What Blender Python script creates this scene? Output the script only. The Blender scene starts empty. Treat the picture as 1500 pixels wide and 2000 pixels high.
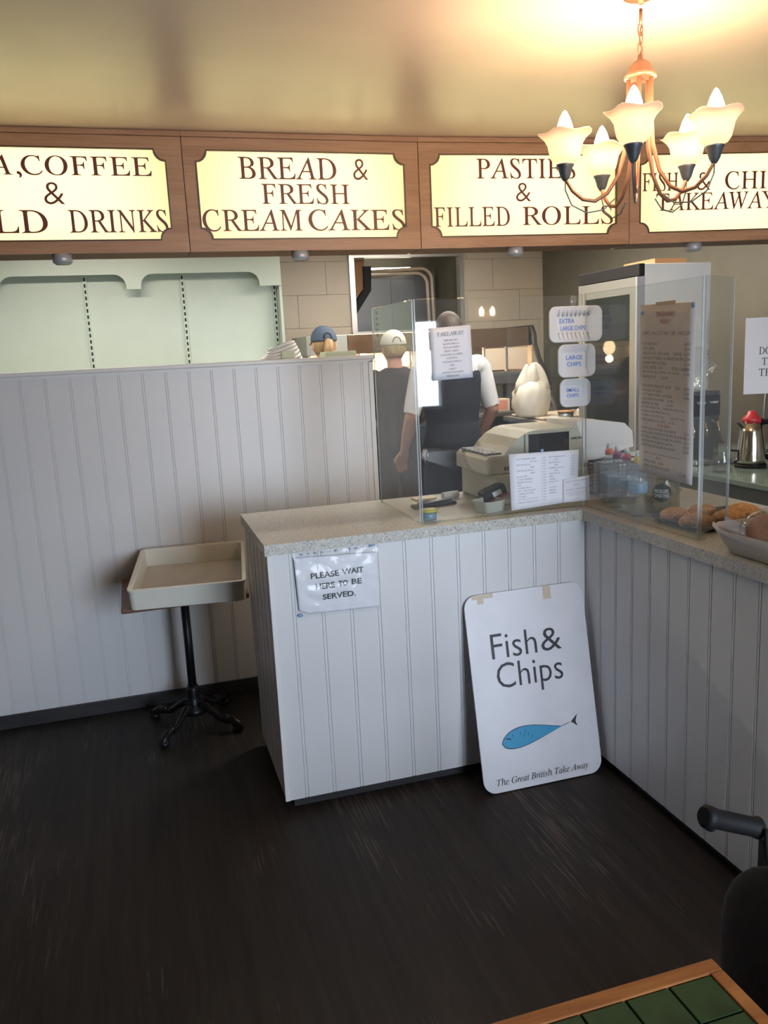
import bpy, bmesh, math, random
from mathutils import Vector, Matrix, noise
random.seed(7)
PI = math.pi
S = bpy.context.scene
COL = S.collection

# ------------------------------------------------------------------ camera
def set_camera():
    yaw, pitch, roll, f = 0.28576, -0.19111, -0.049468, 1615.93
    cy, sy = math.cos(yaw), math.sin(yaw)
    fwd = Vector((sy*math.cos(pitch), cy*math.cos(pitch), math.sin(pitch)))
    right = Vector((cy, -sy, 0)); up = right.cross(fwd)
    r = right*math.cos(roll) + up*math.sin(roll)
    u = up*math.cos(roll) - right*math.sin(roll)
    cd = bpy.data.cameras.new('camera'); co = bpy.data.objects.new('camera', cd)
    COL.objects.link(co)
    m = Matrix.Identity(4)
    for i in range(3):
        m[i][0] = r[i]; m[i][1] = u[i]; m[i][2] = -fwd[i]
    m.translation = Vector((-0.34758, -2.46886, 1.45898))
    co.matrix_world = m
    cd.sensor_fit = 'VERTICAL'; cd.sensor_height = 36.0; cd.sensor_width = 27.0
    cd.lens = f/2000.0*36.0; cd.clip_start = 0.02
    S.camera = co
set_camera()

# ------------------------------------------------------------------ world, light, exposure
SKY = 20.0
w = bpy.data.worlds.new('daylight'); S.world = w; w.use_nodes = True
bg = w.node_tree.nodes['Background']
bg.inputs[0].default_value = (0.75, 0.85, 1.0, 1); bg.inputs[1].default_value = SKY
S.view_settings.view_transform = 'Standard'; S.view_settings.look = 'None'
S.view_settings.exposure = 0.55; S.view_settings.gamma = 1.0
S.view_settings.use_curve_mapping = False
S.cycles.use_denoising = True
S.cycles.max_bounces = 10; S.cycles.diffuse_bounces = 5; S.cycles.glossy_bounces = 4
S.cycles.transparent_max_bounces = 24; S.cycles.transmission_bounces = 8
S.cycles.caustics_reflective = False; S.cycles.caustics_refractive = False
S.cycles.sample_clamp_indirect = 4.0

WINDOWS = [(.45, 1.75, 0.15, 2.1), (1.95, 2.24, 0.95, 1.72)]      # x0,x1,z0,z1 in the rear wall
REAR = -4.2
def area(name, loc, rot, sx, sy, power, col, portal=False):
    l = bpy.data.lights.new(name, 'AREA'); l.shape = 'RECTANGLE'; l.size = sx; l.size_y = sy
    l.energy = power; l.color = col
    o = bpy.data.objects.new(name, l); COL.objects.link(o); o.location = loc; o.rotation_euler = rot
    if portal: l.cycles.is_portal = True
    return o
for (x0, x1, z0, z1) in WINDOWS:
    area('window_daylight', ((x0+x1)/2, REAR-.02, (z0+z1)/2), (PI/2, 0, 0), x1-x0, z1-z0, 1, (1, 1, 1), True)

def point(name, loc, power, col, r=.02, parent=None):
    l = bpy.data.lights.new(name, 'POINT'); l.energy = power; l.color = col; l.shadow_soft_size = r
    o = bpy.data.objects.new(name, l); COL.objects.link(o); o.location = loc
    if parent: o.parent = parent
    return o

# ------------------------------------------------------------------ materials
def nodes(name):
    m = bpy.data.materials.new(name); m.use_nodes = True
    nt = m.node_tree; return m, nt, nt.nodes['Principled BSDF'], nt.nodes['Material Output']
def col4(c): return (c[0], c[1], c[2], 1)
def mat(name, c, rough=.5, metal=0., var=0., vscale=8, bump=0., bscale=60, stretch=(1, 1, 1), coat=0., spec=.5, emit=None, es=0., trans=0., alpha=1., sss=0., speck=None):
    m, nt, b, out = nodes(name)
    b.inputs['Base Color'].default_value = col4(c)
    b.inputs['Roughness'].default_value = rough
    b.inputs['Metallic'].default_value = metal
    b.inputs['Coat Weight'].default_value = coat
    b.inputs['Specular IOR Level'].default_value = spec
    b.inputs['Transmission Weight'].default_value = trans
    b.inputs['Alpha'].default_value = alpha
    if emit: b.inputs['Emission Color'].default_value = col4(emit); b.inputs['Emission Strength'].default_value = es
    tc = nt.nodes.new('ShaderNodeTexCoord'); mp = nt.nodes.new('ShaderNodeMapping')
    mp.inputs['Scale'].default_value = stretch; nt.links.new(tc.outputs['Object'], mp.inputs[0])
    if var:
        n = nt.nodes.new('ShaderNodeTexNoise'); n.inputs['Scale'].default_value = vscale; n.inputs['Detail'].default_value = 5
        nt.links.new(mp.outputs[0], n.inputs['Vector'])
        r = nt.nodes.new('ShaderNodeValToRGB')
        r.color_ramp.elements[0].position = .3; r.color_ramp.elements[1].position = .7
        r.color_ramp.elements[0].color = col4([x*(1-var) for x in c]); r.color_ramp.elements[1].color = col4([min(1, x*(1+var)) for x in c])
        nt.links.new(n.outputs['Fac'], r.inputs[0]); nt.links.new(r.outputs[0], b.inputs['Base Color'])
    if bump:
        n2 = nt.nodes.new('ShaderNodeTexNoise'); n2.inputs['Scale'].default_value = bscale; n2.inputs['Detail'].default_value = 4
        nt.links.new(mp.outputs[0], n2.inputs['Vector'])
        bp = nt.nodes.new('ShaderNodeBump'); bp.inputs['Strength'].default_value = bump; bp.inputs['Distance'].default_value = .01
        nt.links.new(n2.outputs['Fac'], bp.inputs['Height']); nt.links.new(bp.outputs[0], b.inputs['Normal'])
    return m

def mat_wood(name, c1, c2, axis='X', scale=3.0, rough=.45, fine=1.0):
    m, nt, b, out = nodes(name)
    tc = nt.nodes.new('ShaderNodeTexCoord'); mp = nt.nodes.new('ShaderNodeMapping')
    s = {'X': (.6, 6, 6), 'Y': (6, .6, 6), 'Z': (6, 6, .6)}[axis]
    mp.inputs['Scale'].default_value = s; nt.links.new(tc.outputs['Object'], mp.inputs[0])
    n = nt.nodes.new('ShaderNodeTexNoise'); n.inputs['Scale'].default_value = scale; n.inputs['Detail'].default_value = 6
    n.inputs['Distortion'].default_value = 1.2; nt.links.new(mp.outputs[0], n.inputs['Vector'])
    mp2 = nt.nodes.new('ShaderNodeMapping'); mp2.inputs['Scale'].default_value = tuple(x*6 if x > 1 else x*2 for x in s)
    nt.links.new(tc.outputs['Object'], mp2.inputs[0])
    n2 = nt.nodes.new('ShaderNodeTexNoise'); n2.inputs['Scale'].default_value = scale*2*fine; n2.inputs['Detail'].default_value = 3
    nt.links.new(mp2.outputs[0], n2.inputs['Vector'])
    mx = nt.nodes.new('ShaderNodeMath'); mx.operation = 'ADD'
    m1 = nt.nodes.new('ShaderNodeMath'); m1.operation = 'MULTIPLY'; m1.inputs[1].default_value = .65
    m2 = nt.nodes.new('ShaderNodeMath'); m2.operation = 'MULTIPLY'; m2.inputs[1].default_value = .35
    nt.links.new(n.outputs['Fac'], m1.inputs[0]); nt.links.new(n2.outputs['Fac'], m2.inputs[0])
    nt.links.new(m1.outputs[0], mx.inputs[0]); nt.links.new(m2.outputs[0], mx.inputs[1])
    r = nt.nodes.new('ShaderNodeValToRGB'); r.color_ramp.elements[0].position = .38; r.color_ramp.elements[1].position = .62
    r.color_ramp.elements[0].color = col4(c1); r.color_ramp.elements[1].color = col4(c2)
    nt.links.new(mx.outputs[0], r.inputs[0]); nt.links.new(r.outputs[0], b.inputs['Base Color'])
    b.inputs['Roughness'].default_value = rough
    bp = nt.nodes.new('ShaderNodeBump'); bp.inputs['Strength'].default_value = .12; bp.inputs['Distance'].default_value = .004
    nt.links.new(mx.outputs[0], bp.inputs['Height']); nt.links.new(bp.outputs[0], b.inputs['Normal'])
    return m

def mat_speckle(name, base, dark, light):
    m, nt, b, out = nodes(name)
    tc = nt.nodes.new('ShaderNodeTexCoord')
    v = nt.nodes.new('ShaderNodeTexVoronoi'); v.inputs['Scale'].default_value = 330
    nt.links.new(tc.outputs['Object'], v.inputs['Vector'])
    sep = nt.nodes.new('ShaderNodeSeparateColor'); nt.links.new(v.outputs['Color'], sep.inputs[0])
    r = nt.nodes.new('ShaderNodeValToRGB'); r.color_ramp.interpolation = 'CONSTANT'
    e = r.color_ramp.elements; e[0].position = 0; e[0].color = col4(dark); e[1].position = .10; e[1].color = col4(base)
    k = e.new(.72); k.color = col4(light); k = e.new(.92); k.color = col4([(x+y)/2 for x, y in zip(base, dark)])
    nt.links.new(sep.outputs[0], r.inputs[0])
    n = nt.nodes.new('ShaderNodeTexNoise'); n.inputs['Scale'].default_value = 90; nt.links.new(tc.outputs['Object'], n.inputs['Vector'])
    mx = nt.nodes.new('ShaderNodeMixRGB'); mx.blend_type = 'MULTIPLY'; mx.inputs[0].default_value = .35
    nt.links.new(r.outputs[0], mx.inputs[1]); nt.links.new(n.outputs['Fac'], mx.inputs[2])
    nt.links.new(mx.outputs[0], b.inputs['Base Color']); b.inputs['Roughness'].default_value = .28
    return m

def mat_floor():
    m, nt, b, out = nodes('dark_wood_vinyl')
    tc = nt.nodes.new('ShaderNodeTexCoord')
    def ns(sc, scale, det=5):
        mp = nt.nodes.new('ShaderNodeMapping'); mp.inputs['Scale'].default_value = sc
        mp.inputs['Rotation'].default_value = (0, 0, .0)
        nt.links.new(tc.outputs['Object'], mp.inputs[0])
        n = nt.nodes.new('ShaderNodeTexNoise'); n.inputs['Scale'].default_value = scale; n.inputs['Detail'].default_value = det
        n.inputs['Roughness'].default_value = .65
        nt.links.new(mp.outputs[0], n.inputs['Vector']); return n
    a = ns((9, .55, 1), 3.2); c = ns((60, 2.2, 1), 2.2, 3); d = ns((1.6, .8, 1), 1.4, 3)
    r = nt.nodes.new('ShaderNodeValToRGB'); r.color_ramp.elements[0].position = .3; r.color_ramp.elements[1].position = .75
    r.color_ramp.elements[0].color = (.008, .0062, .0048, 1); r.color_ramp.elements[1].color = (.026, .020, .015, 1)
    nt.links.new(a.outputs['Fac'], r.inputs[0])
    # worn pale streaks: where fine streaks and large patches coincide
    mu = nt.nodes.new('ShaderNodeMath'); mu.operation = 'MULTIPLY'
    nt.links.new(c.outputs['Fac'], mu.inputs[0]); nt.links.new(d.outputs['Fac'], mu.inputs[1])
    r2 = nt.nodes.new('ShaderNodeValToRGB'); r2.color_ramp.elements[0].position = .30; r2.color_ramp.elements[1].position = .40
    nt.links.new(mu.outputs[0], r2.inputs[0])
    mx = nt.nodes.new('ShaderNodeMixRGB'); mx.inputs[2].default_value = (.072, .060, .050, 1)
    nt.links.new(r2.outputs[0], mx.inputs[0]); nt.links.new(r.outputs[0], mx.inputs[1])
    nt.links.new(mx.outputs[0], b.inputs['Base Color'])
    rr = nt.nodes.new('ShaderNodeMapRange'); rr.inputs['To Min'].default_value = .5; rr.inputs['To Max'].default_value = .7
    nt.links.new(c.outputs['Fac'], rr.inputs['Value']); nt.links.new(rr.outputs[0], b.inputs['Roughness'])
    b.inputs['Specular IOR Level'].default_value = .35
    bp = nt.nodes.new('ShaderNodeBump'); bp.inputs['Strength'].default_value = .15; bp.inputs['Distance'].default_value = .003
    nt.links.new(c.outputs['Fac'], bp.inputs['Height']); nt.links.new(bp.outputs[0], b.inputs['Normal'])
    return m

def mat_clear(name, tint=(.96, .975, .97), ior=1.49, rough=.02, haze=.0):
    m, nt, b, out = nodes(name); nt.nodes.remove(b)
    t = nt.nodes.new('ShaderNodeBsdfTransparent'); t.inputs[0].default_value = col4(tint)
    g = nt.nodes.new('ShaderNodeBsdfGlossy'); g.inputs['Roughness'].default_value = rough
    f = nt.nodes.new('ShaderNodeFresnel')
    ge = nt.nodes.new('ShaderNodeNewGeometry'); mr = nt.nodes.new('ShaderNodeMapRange')   # same surface reflection on both faces of a thin sheet
    mr.inputs['To Min'].default_value = ior; mr.inputs['To Max'].default_value = 1/ior
    nt.links.new(ge.outputs['Backfacing'], mr.inputs['Value']); nt.links.new(mr.outputs[0], f.inputs['IOR'])
    mx = nt.nodes.new('ShaderNodeMixShader')
    nt.links.new(f.outputs[0], mx.inputs[0]); nt.links.new(t.outputs[0], mx.inputs[1]); nt.links.new(g.outputs[0], mx.inputs[2])
    last = mx
    if haze:
        d = nt.nodes.new('ShaderNodeBsdfDiffuse'); d.inputs[0].default_value = (.85, .87, .88, 1)
        m2 = nt.nodes.new('ShaderNodeMixShader'); m2.inputs[0].default_value = haze
        nt.links.new(mx.outputs[0], m2.inputs[1]); nt.links.new(d.outputs[0], m2.inputs[2]); last = m2
    nt.links.new(last.outputs[0], out.inputs['Surface'])
    return m

def mat_translucent(name, c, tr=.5, emit=0., rough=.3, ecol=None):
    m, nt, b, out = nodes(name)
    b.inputs['Base Color'].default_value = col4(c); b.inputs['Roughness'].default_value = rough
    if emit: b.inputs['Emission Color'].default_value = col4(ecol or c); b.inputs['Emission Strength'].default_value = emit
    t = nt.nodes.new('ShaderNodeBsdfTranslucent'); t.inputs[0].default_value = col4(c)
    mx = nt.nodes.new('ShaderNodeMixShader'); mx.inputs[0].default_value = tr
    nt.links.new(b.outputs[0], mx.inputs[1]); nt.links.new(t.outputs[0], mx.inputs[2]); nt.links.new(mx.outputs[0], out.inputs['Surface'])
    return m

def mat_emit(name, c, s):
    m, nt, b, out = nodes(name); nt.nodes.remove(b)
    e = nt.nodes.new('ShaderNodeEmission'); e.inputs[0].default_value = col4(c); e.inputs[1].default_value = s
    nt.links.new(e.outputs[0], out.inputs['Surface']); return m

M = {}
M['panel'] = mat('white_satin_paint', (.66, .66, .665), .38, var=.02, vscale=3, bump=.03, bscale=8)
M['panel_trim'] = mat('white_trim_paint', (.70, .70, .69), .4)
M['kick'] = mat_wood('dark_skirting', (.018, .017, .018), (.035, .032, .033), 'X', 3, .5)
M['floor'] = mat_floor()
M['ceiling'] = mat('cream_gloss_ceiling', (.76, .625, .545), .30, var=.05, vscale=1.2, bump=.10, bscale=5, stretch=(1, 2.2, 1), spec=.55)
M['kceiling'] = mat('kitchen_ceiling', (.62, .58, .50), .6)
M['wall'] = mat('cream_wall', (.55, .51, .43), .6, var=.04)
M['brownwall'] = mat('brown_wall', (.17, .13, .10), .7, var=.05)
M['block'] = mat('beige_painted_block', (.60, .52, .41), .5, var=.03, vscale=4, bump=.05, bscale=30)
M['oak'] = mat_wood('oak', (.36, .185, .095), (.47, .27, .15), 'X', 2.4)
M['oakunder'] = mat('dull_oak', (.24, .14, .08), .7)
M['oakdark'] = mat('dark_moulding', (.10, .045, .02), .4)
M['worktop'] = mat_speckle('speckled_worktop', (.60, .59, .53), (.30, .30, .27), (.71, .70, .64))
M['mint'] = mat('mint_steel', (.60, .70, .61), .32, var=.02)
M['dark'] = mat('black_slot', (.012, .012, .012), .7)
M['steel'] = mat('brushed_steel', (.55, .54, .52), .32, 1., bump=.04, bscale=80, stretch=(1, 1, 20))
M['steeldark'] = mat('dark_steel', (.16, .17, .18), .38, .8, var=.1, vscale=2)
M['steelgrey'] = mat('grey_steel', (.34, .34, .31), .42, .6)
M['bronze'] = mat('bronze_mirror', (.30, .20, .13), .22, .9)
M['clear'] = mat_clear('clear_acrylic')
M['clearhaze'] = mat_clear('clear_acrylic_used', haze=.022)
M['edge'] = mat_clear('polished_acrylic_edge', (.80, .84, .82), 1.9, .15, .35)
M['glass'] = mat_clear('window_glass', (.97, .98, .98))
M['glassdark'] = mat_clear('tinted_glass', (.45, .50, .47))
M['paper'] = mat('white_paper', (.78, .79, .84), .55)
M['paper2'] = mat_translucent('cream_paper', (.86, .84, .84), .42, rough=.6)
M['ink'] = mat('black_ink', (.02, .02, .025), .5)
M['inkgrey'] = mat('grey_ink', (.18, .18, .21), .6)
M['inkgrey2'] = mat('faded_ink', (.40, .40, .45), .6)
M['inkred'] = mat('faded_red_ink', (.42, .14, .14), .6)
M['inkblue'] = mat('blue_marker', (.12, .24, .62), .5)
M['maroon'] = mat('maroon_letters', (.16, .028, .018), .45)
M['tack'] = mat('blue_tack', (.22, .38, .66), .6)
M['polyst'] = mat_translucent('white_polystyrene', (.86, .86, .88), .25, rough=.5)
M['white'] = mat('white_plastic', (.75, .75, .74), .4)
M['crate'] = mat('cream_plastic_crate', (.68, .67, .60), .42, var=.03, vscale=12)
M['crateinside'] = mat('crate_floor', (.50, .47, .41), .5, var=.05, vscale=15)
M['iron'] = mat('black_cast_iron', (.012, .012, .014), .38, .4, bump=.1, bscale=30)
M['tabletop'] = mat_wood('brown_tabletop', (.13, .06, .03), (.22, .11, .06), 'X', 4)
M['board'] = mat('white_sign_board', (.70, .70, .74), .42, var=.05, vscale=9, bump=.02)
M['tape'] = mat('old_tape', (.55, .47, .35), .5)
M['fishblue'] = mat('fish_blue', (.03, .28, .50), .45)
M['beige'] = mat('beige_till_plastic', (.56, .55, .46), .42)
M['till'] = mat('till_cover_white', (.72, .70, .68), .4)
M['screen'] = mat('black_screen', (.012, .014, .02), .12)
M['black'] = mat('black_plastic', (.008, .008, .009), .6, spec=.25)
M['blackcloth'] = mat('black_cloth', (.010, .010, .012), .9, bump=.2, bscale=40)
M['red'] = mat('red_plastic', (.45, .03, .04), .35)
M['copper'] = mat('copper_painted_metal', (.42, .21, .13), .42, .55)
M['pewter'] = mat('dark_pewter', (.15, .165, .19), .4, .6)
M['shade'] = mat_translucent('frosted_glass_shade', (.93, .80, .70), .60, emit=.10, ecol=(1, .74, .50))
M['bulb'] = mat_emit('bulb_glow', (1, .80, .52), 30)
M['bulbweak'] = mat_emit('wall_bulb_glow', (1, .72, .40), 60)
M['tube'] = mat_emit('fluorescent_tube', (1, .95, .78), 8)
M['ktube'] = mat_emit('kitchen_tube', (1, .90, .74), 6)
M['heatlamp'] = mat_emit('heat_lamp', (1, .66, .36), 14)  # heat lamp bulbs, and the painted glow of the tray below them
M['sign'] = mat_translucent('cream_sign_acrylic', (.97, .93, .70), .75, emit=.34, rough=.22, ecol=(1, .93, .64))
M['silver'] = mat('silver_plastic', (.45, .46, .50), .4, .3)
M['frost'] = mat_translucent('frosted_plastic', (.66, .68, .62), .4, rough=.35)
M['bag'] = mat_translucent('white_carrier_bag', (.82, .78, .70), .4, rough=.35)
M['clearbag'] = mat_clear('cellophane', (.94, .94, .94), 1.6, .12, .05)
M['bread'] = mat('brown_bread', (.27, .115, .04), .6, var=.5, vscale=18, bump=.4, bscale=70)
M['roll'] = mat('golden_crumb', (.52, .25, .08), .65, var=.35, vscale=90, bump=.5, bscale=160)
M['traydark'] = mat('dark_baking_tray', (.05, .05, .05), .35, .6)
M['greaseproof'] = mat_translucent('white_greaseproof_paper', (.70, .66, .62), .2, rough=.6)
M['bottle'] = mat_clear('bottle_plastic', (.86, .90, .93), 1.5, .08, .10)
M['label'] = mat('blue_bottle_label', (.22, .40, .56), .4)
M['vinegar'] = mat_clear('vinegar_jar', (.66, .60, .36), 1.4, .06, .12)
M['labeldark'] = mat('dark_green_label', (.015, .03, .02), .4)
M['skin'] = mat('skin', (.52, .27, .19), .5)
M['blonde'] = mat('blonde_hair', (.36, .24, .12), .6, var=.35, vscale=60, stretch=(1, 1, .15), bump=.3)
M['darkhair'] = mat('dark_hair', (.04, .028, .022), .6, bump=.3)
M['capblue'] = mat('slate_blue_cap_cloth', (.07, .10, .15), .8)
M['capwhite'] = mat('white_cap_cloth', (.62, .60, .54), .8)
M['navy'] = mat('navy_cloth', (.012, .016, .030), .85, bump=.15, bscale=50)
M['whitecloth'] = mat('white_cloth', (.60, .60, .62), .85)
M['tile'] = mat('green_glazed_tile', (.022, .050, .020), .5, spec=.08, var=.4, vscale=14, bump=.08, bscale=20)
M['grout'] = mat('dark_grout', (.045, .062, .032), .7)
M['tablewood'] = mat_wood('orange_wood_edge', (.24, .080, .014), (.36, .14, .030), 'X', 6, .75, 3)
M['glassgreen'] = mat('green_glass_shelf', (.14, .19, .17), .15)
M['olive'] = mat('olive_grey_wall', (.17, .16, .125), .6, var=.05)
M['carton'] = mat('pale_carton', (.62, .50, .38), .6)
M['pink'] = mat('pink_print', (.60, .25, .18), .6)
M['green'] = mat('pale_green_cloth', (.55, .62, .48), .8)
M['stainlessjug'] = mat('polished_steel', (.62, .57, .48), .16, 1.)
M['wicker'] = mat('black_wire', (.03, .03, .035), .4, .5)
M['redcarton'] = mat('carton_board', (.35, .18, .08), .7)

# ------------------------------------------------------------------ mesh building
ORG = {}
class MB:
    def __init__(s): s.v = []; s.f = []; s.sm = []
    def add(s, vs, fs, smooth=False):
        o = len(s.v); s.v += [tuple(v) for v in vs]
        for f in fs: s.f.append(tuple(i+o for i in f)); s.sm.append(smooth)
        return s
    def box(s, x0, x1, y0, y1, z0, z1, b=0.0):
        if b <= 0:
            v = [(x, y, z) for z in (z0, z1) for y in (y0, y1) for x in (x0, x1)]
            return s.add(v, [(0, 2, 3, 1), (4, 5, 7, 6), (0, 1, 5, 4), (2, 6, 7, 3), (0, 4, 6, 2), (1, 3, 7, 5)])
        bm = bmesh.new(); bmesh.ops.create_cube(bm, size=1)
        for v in bm.verts:
            v.co = Vector(((x0+x1)/2+v.co.x*(x1-x0), (y0+y1)/2+v.co.y*(y1-y0), (z0+z1)/2+v.co.z*(z1-z0)))
        bmesh.ops.bevel(bm, geom=list(bm.edges), offset=b, segments=2, affect='EDGES', profile=.5)
        return s.bm(bm)
    def bm(s, bm, smooth=False):
        bm.verts.index_update()
        s.add([v.co[:] for v in bm.verts], [[v.index for v in f.verts] for f in bm.faces], smooth); bm.free(); return s
    def prism(s, poly, axis, a, b, smooth=False):
        """poly: 2-D points; axis: extrusion axis. x: (y,z); y: (x,z); z: (x,y)"""
        def P(p, t): return {'x': (t, p[0], p[1]), 'y': (p[0], t, p[1]), 'z': (p[0], p[1], t)}[axis]
        n = len(poly); o = len(s.v)
        s.v += [P(p, a) for p in poly]+[P(p, b) for p in poly]
        s.f.append(tuple(o+i for i in range(n))); s.f.append(tuple(o+n+i for i in reversed(range(n)))); s.sm += [False]*2
        for i in range(n):
            j = (i+1) % n; s.f.append((o+i, o+n+i, o+n+j, o+j)); s.sm.append(smooth)
        return s
    def ring(s, outer, inner, axis, a, b):
        """frame between two polygons with equal point count"""
        def P(p, t): return {'x': (t, p[0], p[1]), 'y': (p[0], t, p[1]), 'z': (p[0], p[1], t)}[axis]
        n = len(outer); o = len(s.v)
        s.v += [P(p, a) for p in outer]+[P(p, a) for p in inner]+[P(p, b) for p in outer]+[P(p, b) for p in inner]
        for i in range(n):
            j = (i+1) % n
            for q in ((i, j, n+j, n+i), (2*n+i, 3*n+i, 3*n+j, 2*n+j), (i, 2*n+i, 2*n+j, j), (n+i, n+j, 3*n+j, 3*n+i)):
                s.f.append(tuple(o+k for k in q)); s.sm.append(False)
        return s
    def tube(s, pts, r, seg=10, caps=True, closed=False):
        pts = [Vector(p) for p in pts]; n = len(pts)
        rs = r if isinstance(r, (list, tuple)) else [r]*n
        o = len(s.v); prev = None
        for i, p in enumerate(pts):
            if closed: t = (pts[(i+1) % n]-pts[(i-1) % n])
            else: t = pts[min(i+1, n-1)]-pts[max(i-1, 0)]
            t.normalize()
            if prev is None:
                a = Vector((0, 0, 1)) if abs(t.z) < .9 else Vector((1, 0, 0))
                u = t.cross(a).normalized()
            else:
                u = (prev-t*prev.dot(t)).normalized()
            prev = u; v = t.cross(u)
            rr = rs[i]
            ru, rv = rr if isinstance(rr, tuple) else (rr, rr)
            for k in range(seg):
                an = 2*PI*k/seg; s.v.append(tuple(p+u*math.cos(an)*ru+v*math.sin(an)*rv))
        for i in range(n if closed else n-1):
            i2 = (i+1) % n
            for k in range(seg):
                k2 = (k+1) % seg
                s.f.append((o+i*seg+k, o+i*seg+k2, o+i2*seg+k2, o+i2*seg+k)); s.sm.append(True)
        if caps and not closed:
            s.f.append(tuple(o+k for k in reversed(range(seg)))); s.f.append(tuple(o+(n-1)*seg+k for k in range(seg))); s.sm += [False]*2
        return s
    def lathe(s, prof, c=(0, 0, 0), seg=24, fn=None, smooth=True):
        """prof: list of (r, z); fn(angle, r, z) -> (r, z) for ruffles"""
        o = len(s.v); n = len(prof)
        for (r, z) in prof:
            for k in range(seg):
                a = 2*PI*k/seg; r2, z2 = fn(a, r, z) if fn else (r, z)
                s.v.append((c[0]+r2*math.cos(a), c[1]+r2*math.sin(a), c[2]+z2))
        for i in range(n-1):
            for k in range(seg):
                k2 = (k+1) % seg
                s.f.append((o+i*seg+k, o+i*seg+k2, o+(i+1)*seg+k2, o+(i+1)*seg+k)); s.sm.append(smooth)
        if prof[0][0] > 1e-6: s.f.append(tuple(o+k for k in reversed(range(seg)))); s.sm.append(False)
        if prof[-1][0] > 1e-6 and not fn: s.f.append(tuple(o+(n-1)*seg+k for k in range(seg))); s.sm.append(False)
        return s
    def ball(s, c, r, seg=14, rings=10, fn=None):
        rx, ry, rz = r if isinstance(r, tuple) else (r, r, r)
        o = len(s.v); pts = []
        for i in range(rings+1):
            th = PI*i/rings
            for k in range(seg):
                a = 2*PI*k/seg
                p = Vector((math.sin(th)*math.cos(a)*rx, math.sin(th)*math.sin(a)*ry, math.cos(th)*rz))
                if fn: p = fn(p)
                s.v.append(tuple(p+Vector(c)))
        for i in range(rings):
            for k in range(seg):
                k2 = (k+1) % seg; s.f.append((o+i*seg+k, o+(i+1)*seg+k, o+(i+1)*seg+k2, o+i*seg+k2)); s.sm.append(True)
        return s
    def sheet(s, fn, nu, nv, th=0.0):
        """fn(u,v)->point, u,v in 0..1; th: thickness via duplicated back layer"""
        o = len(s.v); P = [[Vector(fn(i/nu, j/nv)) for i in range(nu+1)] for j in range(nv+1)]
        for row in P: s.v += [tuple(p) for p in row]
        W = nu+1
        for j in range(nv):
            for i in range(nu): s.f.append((o+j*W+i, o+j*W+i+1, o+(j+1)*W+i+1, o+(j+1)*W+i)); s.sm.append(True)
        if th:
            o2 = len(s.v)
            for j in range(nv+1):
                for i in range(nu+1):
                    du = P[j][min(i+1, nu)]-P[j][max(i-1, 0)]; dv = P[min(j+1, nv)][i]-P[max(j-1, 0)][i]
                    n = du.cross(dv).normalized(); s.v.append(tuple(P[j][i]-n*th))
            for j in range(nv):
                for i in range(nu): s.f.append((o2+j*W+i, o2+(j+1)*W+i, o2+(j+1)*W+i+1, o2+j*W+i+1)); s.sm.append(True)
            for i in range(nu):
                s.f.append((o+i, o2+i, o2+i+1, o+i+1)); a = nv*W+i; s.f.append((o+a, o+a+1, o2+a+1, o2+a)); s.sm += [False]*2
            for j in range(nv):
                a = j*W; b = (j+1)*W; s.f.append((o+a, o+b, o2+b, o2+a)); a += nu; b += nu; s.f.append((o+a, o2+a, o2+b, o+b)); s.sm += [False]*2
        return s
    def xf(s, m):
        s.v = [tuple(m @ Vector(v)) for v in s.v]; return s
    def build(s, name, m, parent=None, origin=None, fix=True):
        if parent is not None: L = ORG[parent.name]
        elif origin is not None: L = Vector(origin)
        else:
            xs, ys, zs = zip(*s.v); L = Vector(((min(xs)+max(xs))/2, (min(ys)+max(ys))/2, min(zs)))
        me = bpy.data.meshes.new(name)
        me.from_pydata([tuple(Vector(v)-L) for v in s.v], [], s.f)
        if fix:
            bm = bmesh.new(); bm.from_mesh(me); bmesh.ops.recalc_face_normals(bm, faces=bm.faces); bm.to_mesh(me); bm.free()
        me.polygons.foreach_set('use_smooth', s.sm); me.materials.append(m); me.update()
        o = bpy.data.objects.new(name, me); COL.objects.link(o)
        if parent is not None: o.parent = parent
        else: o.location = L
        ORG[o.name] = L
        return o

def tag(o, label=None, cat=None, group=None, kind=None):
    if label: o['label'] = label
    if cat: o['category'] = cat
    if group: o['group'] = group
    if kind: o['kind'] = kind
    return o
def thing(name, loc, label, cat, group=None):
    o = bpy.data.objects.new(name, None); COL.objects.link(o); o.location = loc; o.empty_display_size = .05
    ORG[o.name] = Vector(loc); return tag(o, label, cat, group)
def struct(name, mb, m, parent=None):
    o = mb.build(name, m, parent)
    if parent is None: tag(o, kind='structure')
    return o
def like(o, name, loc, parent=None):
    """another object sharing mesh data"""
    c = bpy.data.objects.new(name, o.data); COL.objects.link(c); c.parent = parent
    c.location = loc; ORG[c.name] = ORG[o.name]; return c
def copy_tree(o, parent=None):
    c = o.copy(); COL.objects.link(c); c.parent = parent; ORG[c.name] = ORG.get(o.name, Vector())
    for ch in list(o.children): copy_tree(ch, c)
    return c

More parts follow.
